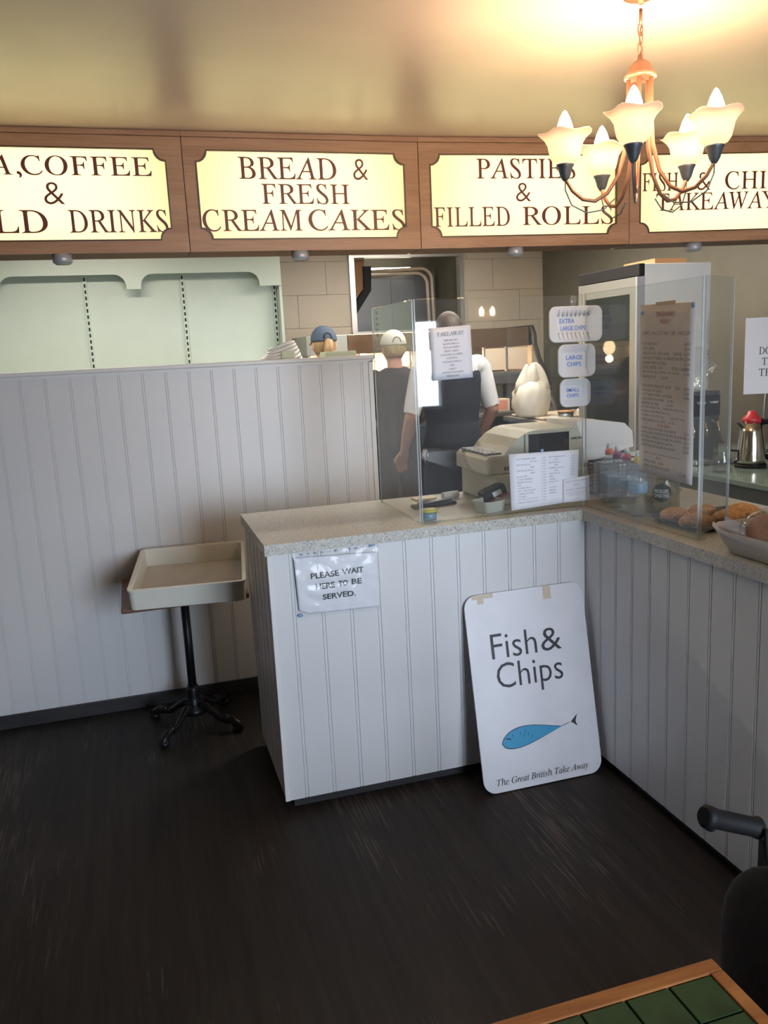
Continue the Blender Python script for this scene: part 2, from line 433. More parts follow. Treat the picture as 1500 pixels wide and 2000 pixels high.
# lettering: text curves turned into flat meshes laid on a plane
SL = .268
def serif(t): return ''.join(chr(0x1D434+ord(c)-65) if 'A' <= c <= 'Z' else c for c in t)
def ital(t):
    o = ''
    for c in t:
        if c == 'h': o += '\u210e'
        elif 'A' <= c <= 'Z': o += chr(0x1D434+ord(c)-65)
        elif 'a' <= c <= 'z': o += chr(0x1D44E+ord(c)-97)
        else: o += c
    return o
_tm = {}
def text_geo(body, offset=0.0, res=3):
    key = (body, offset)
    if key in _tm: return _tm[key]
    c = bpy.data.curves.new('lettering', 'FONT'); c.body = body; c.offset = offset; c.resolution_u = res
    o = bpy.data.objects.new('lettering_source', c); COL.objects.link(o)
    bpy.context.view_layer.update()
    me = bpy.data.meshes.new_from_object(o.evaluated_get(bpy.context.evaluated_depsgraph_get()))
    vs = [(v.co.x, v.co.y) for v in me.vertices]; fs = [tuple(p.vertices) for p in me.polygons]
    bpy.data.objects.remove(o); bpy.data.curves.remove(c); bpy.data.meshes.remove(me)
    _tm[key] = (vs, fs); return _tm[key]
def put_text(mb, body, P, R, U, x0, x1, z0, z1, offset=0., keep=False, res=3):
    """fit text into the rectangle x0..x1, z0..z1 on the plane P + R*x + U*z (cap height from the glyph box)"""
    vs, fs = text_geo(body, offset, res)
    if not vs: return mb
    if not body.isascii() and not any(0x1D44E <= ord(c) <= 0x1D467 for c in body): vs = [(x-SL*y, y) for x, y in vs]
    ax = min(v[0] for v in vs); bx = max(v[0] for v in vs); ay = min(v[1] for v in vs); by = max(v[1] for v in vs)
    P = Vector(P); R = Vector(R); U = Vector(U)
    sy = (z1-z0)/(by-ay); sx = sy if keep else (x1-x0)/(bx-ax)
    if keep: sx = min(sy, (x1-x0)/(bx-ax))
    mb.add([P+R*(x0+(v[0]-ax)*sx)+U*(z0+(v[1]-ay)*sy) for v in vs], fs)
    return mb
def arc(cx, cy, r, a0, a1, n):
    return [(cx+r*math.cos(a0+(a1-a0)*i/n), cy+r*math.sin(a0+(a1-a0)*i/n)) for i in range(n+1)]
def rrect(x0, x1, y0, y1, r, n=5):
    return arc(x1-r, y0+r, r, -PI/2, 0, n)+arc(x1-r, y1-r, r, 0, PI/2, n)+arc(x0+r, y1-r, r, PI/2, PI, n)+arc(x0+r, y0+r, r, PI, 1.5*PI, n)

# ================================================================== STRUCTURE
XL, XR, YB, ZC = -3.0, 3.3, 4.5, 2.33
ZK = 2.45
struct('floor', MB().box(XL-.1, XR+.1, REAR-.1, 5.3, -.05, 0), M['floor'])
struct('ceiling', MB().box(XL-.1, XR+.1, REAR-.1, 1.3, ZC, ZC+.22), M['ceiling'])
struct('ceiling', MB().box(XL-.1, XR+.1, 1.3, 5.3, ZK, ZK+.1), M['kceiling'])
struct('wall_left', MB().box(XL-.1, XL, REAR-.1, 5.3, 0, ZK), M['brownwall'])
struct('wall_right', MB().box(XR, XR+.1, REAR-.1, 5.3, 0, ZK), M['olive'])
# rear wall behind the viewer, with its shop window and door glazing
mb = MB(); xs = sorted([XL, XR]+[v for wn in WINDOWS for v in wn[:2]])
for a, b in zip(xs[:-1], xs[1:]):
    wn = [q for q in WINDOWS if abs(q[0]-a) < 1e-6 and abs(q[1]-b) < 1e-6]
    if wn:
        if wn[0][2] > 0: mb.box(a, b, REAR-.1, REAR, 0, wn[0][2])
        mb.box(a, b, REAR-.1, REAR, wn[0][3], ZC+.05)
    else: mb.box(a, b, REAR-.1, REAR, 0, ZC+.05)
struct('wall_rear', mb, M['brownwall'])
for i, (x0, x1, z0, z1) in enumerate(WINDOWS):
    wo = struct('window_%d' % (i+1), MB().box(x0, x1, REAR-.053, REAR-.049, z0, z1), M['glass'])
    n = 3 if i == 0 else 1
    mb = MB()
    for k in range(n+1):
        xx = x0+(x1-x0)*k/n; mb.box(xx-.025, xx+.025, REAR-.09, REAR-.01, z0, z1)
    for zz in (z0, z1): mb.box(x0, x1, REAR-.09, REAR-.01, zz-.025, zz+.025)
    mb.build('window_frame', M['panel_trim'], wo)
# blobs of passing shapes: the pavement outside
struct('trim_1', MB().box(-9, 9, -14, REAR-.1, -.2, -.1), mat('pavement', (.22, .21, .2), .8, var=.1))

# kitchen back wall: painted blocks with a hatch opening
HX0, HX1, HZ0, HZ1 = 1.515, 2.505, 1.63, 2.245
mb = MB()
for (a, b, c, d) in ((XL, HX0, 0, ZK), (HX1, XR, 0, ZK), (HX0, HX1, 0, HZ0), (HX0, HX1, HZ1, ZK)): mb.box(a, b, YB+.012, YB+.1, c, d)
wb = struct('wall_back', mb, M['wall'])
BW, BH = .505, .268
row = 0; z = 1.682-BH*3
protoB = {}
while z < ZK:
    x = 1.045+(.25 if row % 2 == 0 else 0)-BW
    off = 0
    while x < XR:
        a, b = max(x, .80), min(x+BW, XR); c, d = z, min(z+BH, ZK)
        segs = []
        if b-a > .03:
            if d > HZ0 and c < HZ1 and b > HX0 and a < HX1:
                if a < HX0-.03: segs.append((a, HX0, c, d))
                if b > HX1+.03: segs.append((HX1, b, c, d))
                if c < HZ0-.03: segs.append((max(a, HX0), min(b, HX1), c, HZ0))
                if d > HZ1+.03: segs.append((max(a, HX0), min(b, HX1), HZ1, d))
            else: segs.append((a, b, c, d))
        for (a1, b1, c1, d1) in segs:
            if d1-c1 < .03 or b1-a1 < .03: continue
            MB().box(a1+.0015, b1-.0015, YB-.002*random.random(), YB+.012, c1+.0015, d1-.0015).build('block', M['block'], wb)
        x += BW
    z += BH; row += 1
# hatch frame and the recess behind it
hf = thing('hatch_frame', (2.0, YB, HZ0), 'silver metal frame around the serving hatch in the beige block wall', 'frame')
MB().box(HX0-.02, HX0+.025, YB-.025, YB+.04, HZ0-.02, HZ1+.03).build('frame_side', M['steel'], hf)
MB().box(HX1-.02, HX1+.02, YB-.025, YB+.04, HZ0-.02, HZ1+.03).build('frame_side', M['steel'], hf)
MB().box(HX0-.02, HX1+.02, YB-.03, YB+.04, HZ1-.005, HZ1+.04).build('frame_head', M['steel'], hf)
MB().box(HX0-.02, HX1+.02, YB-.03, YB+.04, HZ0-.03, HZ0+.005).build('frame_sill', M['steel'], hf)
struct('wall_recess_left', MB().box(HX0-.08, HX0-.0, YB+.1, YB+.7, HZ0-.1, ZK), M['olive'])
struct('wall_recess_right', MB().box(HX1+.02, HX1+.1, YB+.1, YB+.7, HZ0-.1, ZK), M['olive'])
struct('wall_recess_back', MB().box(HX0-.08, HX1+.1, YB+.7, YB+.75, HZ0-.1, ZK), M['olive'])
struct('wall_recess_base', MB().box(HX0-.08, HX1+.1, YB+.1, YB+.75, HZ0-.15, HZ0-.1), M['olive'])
hp = thing('extractor_duct', (1.9, YB+.62, HZ0-.1), 'dark steel extractor panels seen through the serving hatch', 'extractor')
for i, (a, b, mm) in enumerate(((1.53, 2.02, 'steeldark'), (2.025, 2.27, 'steeldark'), (2.275, 2.42, 'steeldark'))):
    MB().box(a, b, YB+.50+.03*i, YB+.69, HZ0-.095, 2.16, .004).build('panel', M[mm], hp)
MB().box(1.5, 2.2, YB+.46, YB+.5, 2.18, 2.205).build('light_strip', M['ktube'], hp)
pp = thing('pipe_run', (2.45, YB+.2, HZ0), 'pair of cream pipes bending down inside the serving hatch', 'pipe')
for dx, dz in ((0, 0), (.045, .04)):
    x1 = 2.33+dx; zt = 2.14+dz
    pts = [(1.75, YB+.45, zt-.01), (x1-.12, YB+.35, zt)]+[(x1-.12+.09*math.sin(a), YB+.35-.05*a/1.57, zt-.09+.09*math.cos(a)) for a in [i*PI/2/6 for i in range(1, 7)]]+[(x1-.02, YB+.3, HZ0-.095)]
    MB().tube(pts, .014, 8).build('pipe', M['carton'], pp)
br = thing('wood_bracket', (1.57, YB+.12, 1.85), 'brown board end with a black edge at the hatch top left corner', 'bracket')
MB().prism([(HX0+.026, 2.24), (HX0+.15, 2.24), (HX0+.13, 2.0), (HX0+.026, 1.88)], 'y', YB+.1, YB+.16).build('board', M['redcarton'], br)
MB().prism([(HX0+.13, 2.18), (HX0+.20, 2.18), (HX0+.19, 1.98), (HX0+.045, 1.78), (HX0+.03, 1.86), (HX0+.13, 2.0)], 'y', YB+.07, YB+.13).build('edge', M['black'], br)

# tongue-and-groove boards -------------------------------------------------
BP = .0925
def board_poly(wd, bead=True):
    g = .0022
    if wd < .02: return [(0, 0), (wd, 0), (wd, .010), (0, .010)]
    p = [(.0, .0035), (g, .0035), (g+.0006, .0004), (.0085, .0), (.0091, .0035), (.0113, .0035), (.0125, .0), (wd, .0), (wd, .010), (0, .010)]
    return p
def boards_y(parent, x0, x1, yf, z0, z1, first=None):
    """boards on a plane facing -Y"""
    x = x0; proto = None; wd = first or BP
    while x < x1-.004:
        w2 = min(wd, x1-x)
        if proto is not None and abs(w2-BP) < 1e-6:
            like(proto, 'board', (x-px, 0, 0), parent)
        else:
            o = MB().prism([(x+a, yf+b) for a, b in board_poly(w2)], 'z', z0, z1).build('board', M['panel'], parent)
            if abs(w2-BP) < 1e-6: proto = o; px = x
        x += w2; wd = BP
def boards_x(parent, y0, y1, xf, z0, z1, first=None):
    """boards on a plane facing -X, running from y0 towards smaller y"""
    y = y0; proto = None; wd = first or BP
    while y > y1+.004:
        w2 = min(wd, y-y1)
        if proto is not None and abs(w2-BP) < 1e-6: like(proto, 'board', (0, y-py, 0), parent)
        else:
            o = MB().prism([(xf+b, y-a) for a, b in board_poly(w2)], 'z', z0, z1).build('board', M['panel'], parent)
            if abs(w2-BP) < 1e-6: proto = o; py = y
        y -= w2; wd = BP

PY, PT = 1.0736, 1.449
wp = struct('wall_partition', MB().box(-2.2, .664, PY+.010, PY+.06, 0, PT-.03), M['panel'])
px0 = -.771-BP*15
boards_y(wp, px0, .660, PY, .055, PT-.028)
MB().box(.654, .6745, PY-.006, PY+.066, 0, PT-.024, .002).build('end_post', M['panel_trim'], wp)
cap = MB().box(-2.2, .683, PY-.014, PY+.075, PT-.018, PT, .004); cap.box(-2.2, .677, PY-.006, PY+.068, PT-.030, PT-.018)
cap.build('cap_rail', M['panel_trim'], wp)
struct('baseboard_partition', MB().box(-2.2, .664, PY-.012, PY, 0, .058, .002), M['kick'])
# shallow shelf fixed to the back of the partition
sh = struct('trim_2', MB().box(-.3, .66, PY+.076, PY+.30, PT-.035, PT-.012), M['panel_trim'])
for xx in (-.2, .2, .6): MB().prism([(PY+.061, PT-.035), (PY+.24, PT-.035), (PY+.061, PT-.2)], 'x', xx-.01, xx+.01).build('bracket', M['panel_trim'], sh)

# ------------------------------------------------------------------ front counter
W1, D1, HT, TT = 1.093, .545, .90, .034
fc = thing('service_counter', (W1/2, D1/2, 0), 'white panelled front counter with the wait notice on its face', 'counter')
MB().box(.012, W1+.0, .012, D1-.02, .045, HT-TT).build('carcass', M['panel'], fc)
MB().box(.03, W1, .03, D1-.05, 0, .045).build('plinth', M['kick'], fc)
boards_y(fc, .0, W1, 0, .04, HT-TT, .062)
side = []
boards_x(fc, D1-.02, .010, 0, .04, HT-TT)
MB().box(-.003, .012, -.003, .012, .04, HT-TT).build('corner_post', M['panel_trim'], fc)
wt = MB().prism([(-.012, -.02), (W1-.0205, -.02), (W1-.0205, D1), (-.012, D1)], 'z', HT-TT, HT)
wt = tag(wt.build('worktop', M['worktop']), 'pale speckled worktop slab on the front counter', 'worktop')
# ------------------------------------------------------------------ right counter
RC0 = -1.75
rc = thing('service_counter', (W1+.25, -.6, 0), 'grey-shaded panelled counter running forward along the right side', 'counter')
MB().box(W1+.012, 1.60, RC0, -.001, .045, HT-TT-.004).build('carcass', M['panel'], rc)
MB().box(W1+.03, 1.58, RC0+.02, .0, 0, .045).build('plinth', M['kick'], rc)
boards_x(rc, -.001, RC0, W1, .04, HT-TT-.004)
wt2 = MB().prism([(W1-.02, RC0-.01), (1.62, RC0-.01), (1.62, D1), (W1-.02, D1)], 'z', HT-TT-.003, HT-.002)
tag(wt2.build('worktop', M['worktop']), 'speckled worktop slab on the right counter under the bread', 'worktop')
MB().box(W1+.012, 1.60, .0, D1-.02, 0.0, HT-TT-.004).build('corner_carcass', M['panel'], rc)

# ------------------------------------------------------------------ fascia with lit signs
FB, FT = 1.883, 2.33
fas = struct('trim_3', MB().box(-2.05, .90, 1.205, 1.235, FB+.05, FT), M['oak'])
def notched(x0, x1, z0, z1, r=.042, n=6):
    """rectangle with concave quarter-round corners"""
    p = []
    for (cx, cz, a0, a1) in ((x1, z0, PI, PI/2), (x1, z1, 1.5*PI, PI), (x0, z1, 2*PI, 1.5*PI), (x0, z0, PI/2, 0)):
        p += arc(cx, cz, r, a0, a1, n)
    return p
def sign_box(name, label, xa, ya, xb, yb, lines, trimr=True):
    A = Vector((xa, ya, 0)); B = Vector((xb, yb, 0)); L = (B-A).length; R = (B-A)/L; N = Vector((R.y, -R.x, 0))   # N faces the viewer
    ang = math.atan2(R.y, R.x)
    T = Matrix.Translation(A) @ Matrix.Rotation(ang, 4, 'Z')     # local x along, local y away from viewer, z up
    t = thing(name, (xa, ya, FB), label, 'sign')
    x0, x1, z0, z1 = .048, L-.062, FB+.044, FT-.066
    inner = notched(x0, x1, z0, z1)
    n = 6
    def outer_of(inn, a0, a1, b0, b1):
        out = []
        for i, p in enumerate(inn):
            q = i//(n+1); k = (i % (n+1))/n
            c = [(a1, b0), (a1, b1), (a0, b1), (a0, b0)][q]
            # spread along the outer rectangle edges near the corner
            dx = .05*(1-k) if q in (0, 2) else .05*k
            dz = .05*k if q in (0, 2) else .05*(1-k)
            sx = -1 if c[0] == a1 else 1; sz = 1 if c[1] == b0 else -1
            if k < .5: dz = 0
            elif k > .5: dx = 0
            if q in (0, 2): px, pz = (c[0]+sx*(0.05*(1-2*k)) if k < .5 else c[0], c[1] if k < .5 else c[1]+sz*.05*(2*k-1))
            else: px, pz = (c[0] if k < .5 else c[0]+sx*.05*(2*k-1), c[1]+sz*.05*(1-2*k) if k < .5 else c[1])
            out.append((px, pz))
        return out
    g = .0015
    out = outer_of(inner, g, L-g, FB, FT-.022)
    MB().ring(out, inner, 'y', 0, .018).xf(T).build('wood_frame', M['oak'], t)
    inn2 = notched(x0+.005, x1-.005, z0+.005, z1-.005)
    MB().ring(inner, inn2, 'y', -.004, .006).xf(T).build('moulding', M['oakdark'], t)
    MB().prism(notched(x0-.004, x1+.004, z0-.004, z1+.004), 'y', .0185, .0215).xf(T).build('light_panel', M['sign'], t)
    bx = MB(); bx.box(g, L-g, .018, .20, FB+.004, FB+.014); bx.box(g, L-g, .02, .20, FT-.02, FT-.008); bx.box(g, g+.012, .018, .20, FB+.004, FT-.008); bx.box(L-g-.012, L-g, .018, .20, FB+.004, FT-.008)
    bx.box(g, L-g, .19, .20, FB+.004, FT-.008)
    MB().box(g, L-g, .018, .20, FB, FB+.0035).xf(T).build('underside', M['oakunder'], t)
    bx.xf(T).build('light_box', M['white'], t)
    tb = MB().tube([(.13, .14, FB+.15), (L-.13, .14, FB+.15)], .013, 10).tube([(.16, .14, FT-.13), (L-.16, .14, FT-.13)], .013, 10)
    tb.xf(T).build('lamp_tube', M['tube'], t)
    lt = MB()
    for (s, a, b, c, d, off) in lines:
        put_text(lt, s, A+N*.0012-R*0-N*0+(-N)*.0165, R, (0, 0, 1), a, b, c, d, off)
    lt.build('lettering', M['maroon'], t, fix=False)
    return t
sf = serif
J = [(-2.01, 1.0), (-1.04, 1.0), (-.07, 1.0), (.896, 1.0), (1.868, .935), (2.83, .79)]
O1 = .004
sign_box('sign', 'lit cream sign panel in oak frame reading bread and fresh cream cakes', *J[2], *J[3],
    [(sf('BREAD'), .215, .615, 2.160, 2.245, O1), ('&', .685, .750, 2.160, 2.243, -.01), (sf('FRESH'), .300, .665, 2.064, 2.144, O1), (sf('CREAM'), .058, .46, 1.960, 2.045, O1), (sf('CAKES'), .485, .902, 1.960, 2.045, O1)])
sign_box('sign', 'lit cream sign panel in oak frame reading tea, coffee and cold drinks', *J[1], *J[2],
    [(sf('TEA,COFFEE'), .12, .852, 2.155, 2.236, O1), ('&', .452, .525, 2.062, 2.142, -.01), (sf('COLD'), .06, .455, 1.958, 2.044, O1), (sf('DRINKS'), .530, .895, 1.958, 2.044, O1)])
sign_box('sign', 'lit cream sign panel in oak frame reading pasties and filled rolls', *J[3], *J[4],
    [(sf('PASTIES'), .262, .72, 2.166, 2.250, O1), ('&', .440, .510, 2.072, 2.150, -.01), (sf('FILLED'), .066, .41, 1.972, 2.052, O1), (sf('ROLLS'), .468, .902, 1.972, 2.052, O1)])
sign_box('sign', 'lit cream sign panel in oak frame reading fish and chips takeaway, partly behind chandelier', *J[4], *J[5],
    [(sf('FISH'), .068, .24, 2.108, 2.188, O1), ('&', .330, .395, 2.108, 2.186, -.01), (sf('CHIPS'), .465, .80, 2.108, 2.188, O1), (sf('TAKEAWAY'), .135, .72, 2.022, 2.10, O1)])
# top rail of the fascia
for i, ((xa, ya), (xb, yb)) in enumerate(zip(J[1:-1], J[2:])):
    A = Vector((xa, ya, 0)); B = Vector((xb, yb, 0)); L = (B-A).length; T = Matrix.Translation(A) @ Matrix.Rotation(math.atan2(yb-ya, xb-xa), 4, 'Z')
    struct('trim_%d' % (4+i), MB().box(0, L, -.006, .04, FT-.021, FT-.001, .002).xf(T), M['oak'])

# puck spotlights under the fascia
def puck(x, y, label):
    t = thing('spotlight', (x, y, FB-.035), label, 'light', 'small round spotlights under the oak fascia')
    MB().lathe([(.0, 0), (.030, 0), (.036, .006), (.036, .035), (0, .035)], (x, y, FB-.0355), 20).build('housing', M['silver'], t)
    MB().lathe([(0, 0), (.026, 0), (.026, .003), (0, .003)], (x, y, FB-.038), 16).build('lens', M['frost'], t)
puck(-.549, 1.03, 'round silver spotlight under the tea and coffee sign')
puck(.375, 1.03, 'round silver spotlight under the bread and cakes sign')
puck(1.338, 1.01, 'round silver spotlight under the pasties sign')
puck(2.205, .93, 'round silver spotlight under the fish and chips takeaway sign')

# ================================================================== KITCHEN
# mint shelving unit
SY = 4.2
mu = thing('shelving_unit', (-.5, SY, 0), 'empty mint green wall shelving unit with scalloped header board', 'shelving')
for (a, b) in ((-2.05, -1.315), (-1.305, -.607), (-.595, .098), (.110, .795)):
    MB().box(a, b, SY+.03, SY+.045, .1, 2.30).build('back_panel', M['mint'], mu)
for x in (-1.31, -.601, .104, .805):
    MB().box(x-.014, x+.014, SY+.012, SY+.028, .1, 2.30).build('upright', M['mint'], mu)
    sl = MB(); z = .5
    while z < 2.28: sl.box(x-.006, x+.006, SY+.0105, SY+.0125, z, z+.026); z += .045
    so = sl.build('slot', M['dark'], mu); so['kind'] = 'stuff'
HZ = 2.105; hp_ = []
def scallop(c, w, low, r):     # points of the lower edge across one drop between two arches
    return arc(c-w-r, low, r, PI/2, 0, 8)+[(c-w, low-.02), (c+w, low-.02)]+arc(c+w+r, low, r, PI, PI/2, 8)
edge = [(-2.05, HZ-.09)]
edge += scallop(-1.22, .052, 2.018, HZ-2.018+.0)
edge += scallop(-.255, .052, 2.018, HZ-2.018+.0)
edge += arc(.672-.087, 2.018, .087, PI/2, 0, 8)+[(.672, 2.0), (.835, 2.0)]
poly = edge+[(.835, 2.36), (-2.05, 2.36)]
MB().prism(poly, 'y', SY-.14, SY-.12).build('header_board', M['mint'], mu)
MB().box(.822, .842, SY-.12, SY+.05, .1, 2.36).build('side_panel', M['mint'], mu)
MB().box(-2.05, .842, SY-.12, SY+.25, .0, .12).build('base', M['mint'], mu)
struct('wall_shelf_side', MB().box(-2.1, .80, SY+.05, YB, 0, ZK), M['wall'])

# frying range
RY = 3.6
rg = thing('frying_range', (1.8, RY, 0), 'steel fish frying range with lit hot cabinet along the back wall', 'range')
MB().box(.93, 2.72, RY-.05, YB-.05, 0, .93).build('body', M['steelgrey'], rg)
MB().box(.90, 2.74, RY-.25, YB-.05, .93, .965, .004).build('work_ledge', M['steel'], rg)
for k in range(4):
    a = .95+k*.445; MB().box(a, a+.43, RY-.062, RY-.051, .12, .88, .003).build('door', M['steeldark'], rg)
MB().box(.906, 1.22, RY, RY+.55, 1.455, 1.597, .004).build('canopy_end', M['steelgrey'], rg)
MB().box(1.221, 2.70, RY, RY+.55, 1.452, 1.597, .004).build('canopy_band', M['bronze'], rg)
MB().box(.92, 2.70, RY+.5, RY+.55, .965, 1.455).build('cabinet_back', M['steel'], rg)
MB().box(.92, 2.70, RY+.02, RY+.5, 1.245, 1.262).build('cabinet_shelf', M['steel'], rg)
MB().box(.915, .935, RY+.0, RY+.55, .965, 1.455).build('cabinet_side', M['steelgrey'], rg)
for k, x in enumerate((1.30, 1.70, 2.06, 2.20, 2.31, 2.50)):
    MB().box(x, x+.012, RY+.0, RY+.03, 1.262, 1.455).build('mullion', M['steel'], rg)
MB().box(2.32, 2.50, RY+.01, RY+.02, 1.275, 1.445).build('hot_door', M['carton'], rg)
MB().box(2.52, 2.69, RY+.01, RY+.02, 1.275, 1.445).build('hot_door', M['carton'], rg)
MB().box(.935, 2.31, RY+.006, RY+.009, 1.262, 1.455).build('glass_front', M['clear'], rg)
MB().box(.935, 2.70, RY-.02, RY+.5, 1.16, 1.244, .01).build('lower_band', M['steeldark'], rg)
MB().box(2.05, 2.24, RY+.03, RY+.3, 1.263, 1.285).build('glowing_tray', M['heatlamp'], rg)  # no lamp: emission paints the lamp light falling on this tray
end = [(RY+.56, 1.60), (RY+.02, 1.60), (RY-.02, 1.54), (RY-.03, 1.46), (RY-.09, 1.36), (RY-.18, 1.25), (RY-.27, 1.12), (RY-.36, .99), (RY-.42, .93), (RY-.42, .88), (RY+.56, .88)]
MB().prism(end, 'x', 2.715, 2.75).build('end_panel', M['steel'], rg)
mb = MB().tube([(2.745, a, b) for a, b in end[:10]], .012, 6); mb.build('end_edge', M['black'], rg)
for i, (x, z) in enumerate(((1.05, 1.40), (1.38, 1.40), (1.72, 1.40), (2.17, 1.375))):
    t = MB().ball((x, RY+.16, z), (.05, .05, .06), 12, 8).build('heat_lamp_bulb', M['heatlamp'], rg)
    point('heat_lamp', (x, RY+.16, z-.09), 3.0, (1, .55, .25), .03)
# stock on the range ledge
def carton(x0, x1, y0, y1, z0, z1, lab, m1='carton', m2='pink'):
    t = thing('food_carton', ((x0+x1)/2, (y0+y1)/2, z0), lab, 'box')
    MB().box(x0, x1, y0, y1, z0, z1, .003).build('box_body', M[m1], t)
    MB().box(x0+.01, x1-.02, y0-.002, y0-.0005, z0+.015, z1-.012).build('printed_panel', M[m2], t)
carton(2.27, 2.43, RY-.2, RY-.08, .966, 1.06, 'cream carton with a pink print standing on the range ledge')
carton(2.46, 2.62, RY-.2, RY-.05, .966, 1.075, 'dark grey tub on the range ledge beside the pink carton', 'steeldark', 'black')

# stainless work table with board, bag
st = thing('work_table', (2.7, 2.75, 0), 'stainless steel kitchen work table behind the till', 'table')
MB().box(2.26, 3.2, 2.12, 3.16, .915, .95, .004).build('table_top', M['steel'], st)
for x in (2.31, 3.15):
    for y in (2.17, 3.11): MB().box(x-.02, x+.02, y-.02, y+.02, 0, .915).build('leg', M['steeldark'], st)
MB().box(2.29, 3.17, 2.15, 3.13, .35, .37).build('undershelf', M['steeldark'], st)
MB().box(2.285, 2.295, 2.18, 3.12, .37, .915).build('side_panel', M['dark'], st)
tag(MB().box(2.30, 2.98, 2.62, 3.10, .951, .9655, .004).build('chopping_board', M['carton']), 'pale chopping board lying on the steel work table', 'board')
def carrier_bag(cx, cy, cz, w, d, h):
    t = thing('carrier_bag', (cx, cy, cz), 'white plastic carrier bag with looped handles on the work table', 'bag')
    prof = [(0, 0), (.78, 0), (.84, .05), (.95, .18), (1.0, .32), (.96, .46), (.80, .58), (.55, .66), (.30, .69), (0, .70)]
    def fold(a, r, z):
        return (r*(1+.10*math.sin(5*a+z*14)*min(1, z*8)+.06*math.sin(11*a-z*40)), z)
    mb = MB().lathe([(r*w/2, z*h) for r, z in prof], (0, 0, 0), 40, fold)
    mb.v = [(cx+x, cy+y*d/w, cz+z) for x, y, z in mb.v]
    mb.build('bag_body', M['bag'], t)
    MB().tube([(cx-w*.20, cy, cz+h*.5), (cx-w*.23, cy-.004, cz+h*.66), (cx-w*.17, cy, cz+h*.82), (cx-w*.12, cy+.003, cz+h*.93), (cx-w*.115, cy, cz+h*1.0)], [(.05, .075), (.036, .052), (.020, .032), (.010, .020), (.004, .008)], 14).build('handle', M['bag'], t)
    for sx in (1,):
        pts = []; rs = []
        for i in range(13):
            a = PI*i/12
            pts.append((cx+w*.17+math.cos(a)*w*.20*(1 if a < PI/2 else .8)-.02*math.sin(a), cy+.015*math.sin(a*2), cz+h*.50+math.sin(a)*h*.50)); k = abs(math.cos(a))
            rs.append((.008+.040*k, .012+.030*k))
        MB().tube(pts, rs, 12).build('handle', M['bag'], t)
carrier_bag(2.31, 2.80, .966, .27, .2, .36)
# dark jar and crumpled wrap behind the chip trays
tb = thing('storage_tub', (2.42, 2.35, .95), 'small dark lidded tub on the work table near the fridge', 'tub')
MB().lathe([(.0, 0), (.045, 0), (.05, .07), (.0, .07)], (2.30, 2.30, .951), 16).build('tub', M['steeldark'], tb)
MB().lathe([(.0, 0), (.053, 0), (.053, .012), (.0, .012)], (2.30, 2.30, 1.0215), 16).build('lid', M['redcarton'], tb)
def wrapf(p):
    return p+p.normalized()*noise.noise(p*40)*.02
tag(MB().ball((2.415, 2.30, 1.005), (.05, .045, .05), 20, 14, wrapf).build('crumpled_wrap', M['clearbag']), 'crumpled clear plastic wrap beside the small dark tub', 'wrap')

# tall glass-door fridge
fx0, fx1, fy0, fy1, fh = 2.29, 2.735, 1.48, 2.10, 1.85
fg = thing('display_fridge', ((fx0+fx1)/2, (fy0+fy1)/2, 0), 'tall white fridge with dark glass door facing the kitchen', 'fridge')
MB().box(fx0+.03, fx1, fy0, fy0+.02, .02, fh, .002).build('side_panel', M['white'], fg)
MB().box(fx0+.03, fx1, fy1-.02, fy1, .02, fh, .002).build('side_panel', M['white'], fg)
MB().box(fx1-.02, fx1, fy0+.02, fy1-.02, .02, fh).build('back_panel', M['white'], fg)
MB().box(fx0+.03, fx1-.02, fy0+.02, fy1-.02, .02, .12).build('floor_panel', M['steeldark'], fg)
MB().box(fx0-.005, fx0+.029, fy0-.001, fy1, fh-.06, fh+.002, .002).build('top_cap', M['black'], fg)
MB().box(fx0+.03, fx1-.02, fy0+.02, fy1-.02, fh-.03, fh-.001).build('top_panel', M['white'], fg)
fr = [(fy0+.01, .1), (fy1-.005, .1), (fy1-.005, fh-.065), (fy0+.01, fh-.065)]
fi = [(fy0+.075, .18), (fy1-.07, .18), (fy1-.07, fh-.15), (fy0+.075, fh-.15)]
dr = MB().ring(fr, fi, 'x', fx0-.012, fx0+.028).build('door', M['steelgrey'], fg)
MB().box(fx0-.004, fx0+.002, fy0+.075, fy1-.07, .18, fh-.15).build('glass', M['glassdark'], dr)
MB().box(fx0-.018, fx0+.03, fy0-.002, fy0+.012, .1, fh-.065).build('door_edge', M['silver'], dr)
for z in (.5, .85, 1.15, 1.42): MB().box(fx0+.05, fx1-.03, fy0+.03, fy1-.03, z, z+.008).build('shelf', M['steelgrey'], fg)
tag(MB().box(fx0+.16, fx0+.36, fy0+.1, fy0+.4, fh+.0005, fh+.036).build('cardboard_lid', M['redcarton']), 'brown cardboard lid lying on top of the fridge', 'cardboard')
# kitchen ceiling strip lights; the third is an added, unseen one for the fridge side
for i, (x, y) in enumerate(((-.6, 2.6), (1.9, 2.9), (1.75, 1.62))):
    t = thing('strip_light', (x, y, ZK-.06), ('strip light on kitchen ceiling before the mint shelving', 'strip light on kitchen ceiling before the frying range', 'added unseen strip light behind the oak fascia to brighten the fridge')[i], 'light')
    MB().box(x-.6, x+.6, y-.05, y+.05, ZK-.035, ZK-.001).build('casing', M['white'], t)
    MB().box(x-.58, x+.58, y-.035, y+.035, ZK-.05, ZK-.036).build('diffuser', M['ktube'], t)
    area('strip_light_lamp', (x, y, ZK-.055), (0, 0, 0), 1.16, .07, (34, 26, 26)[i], (1, .91, .79))

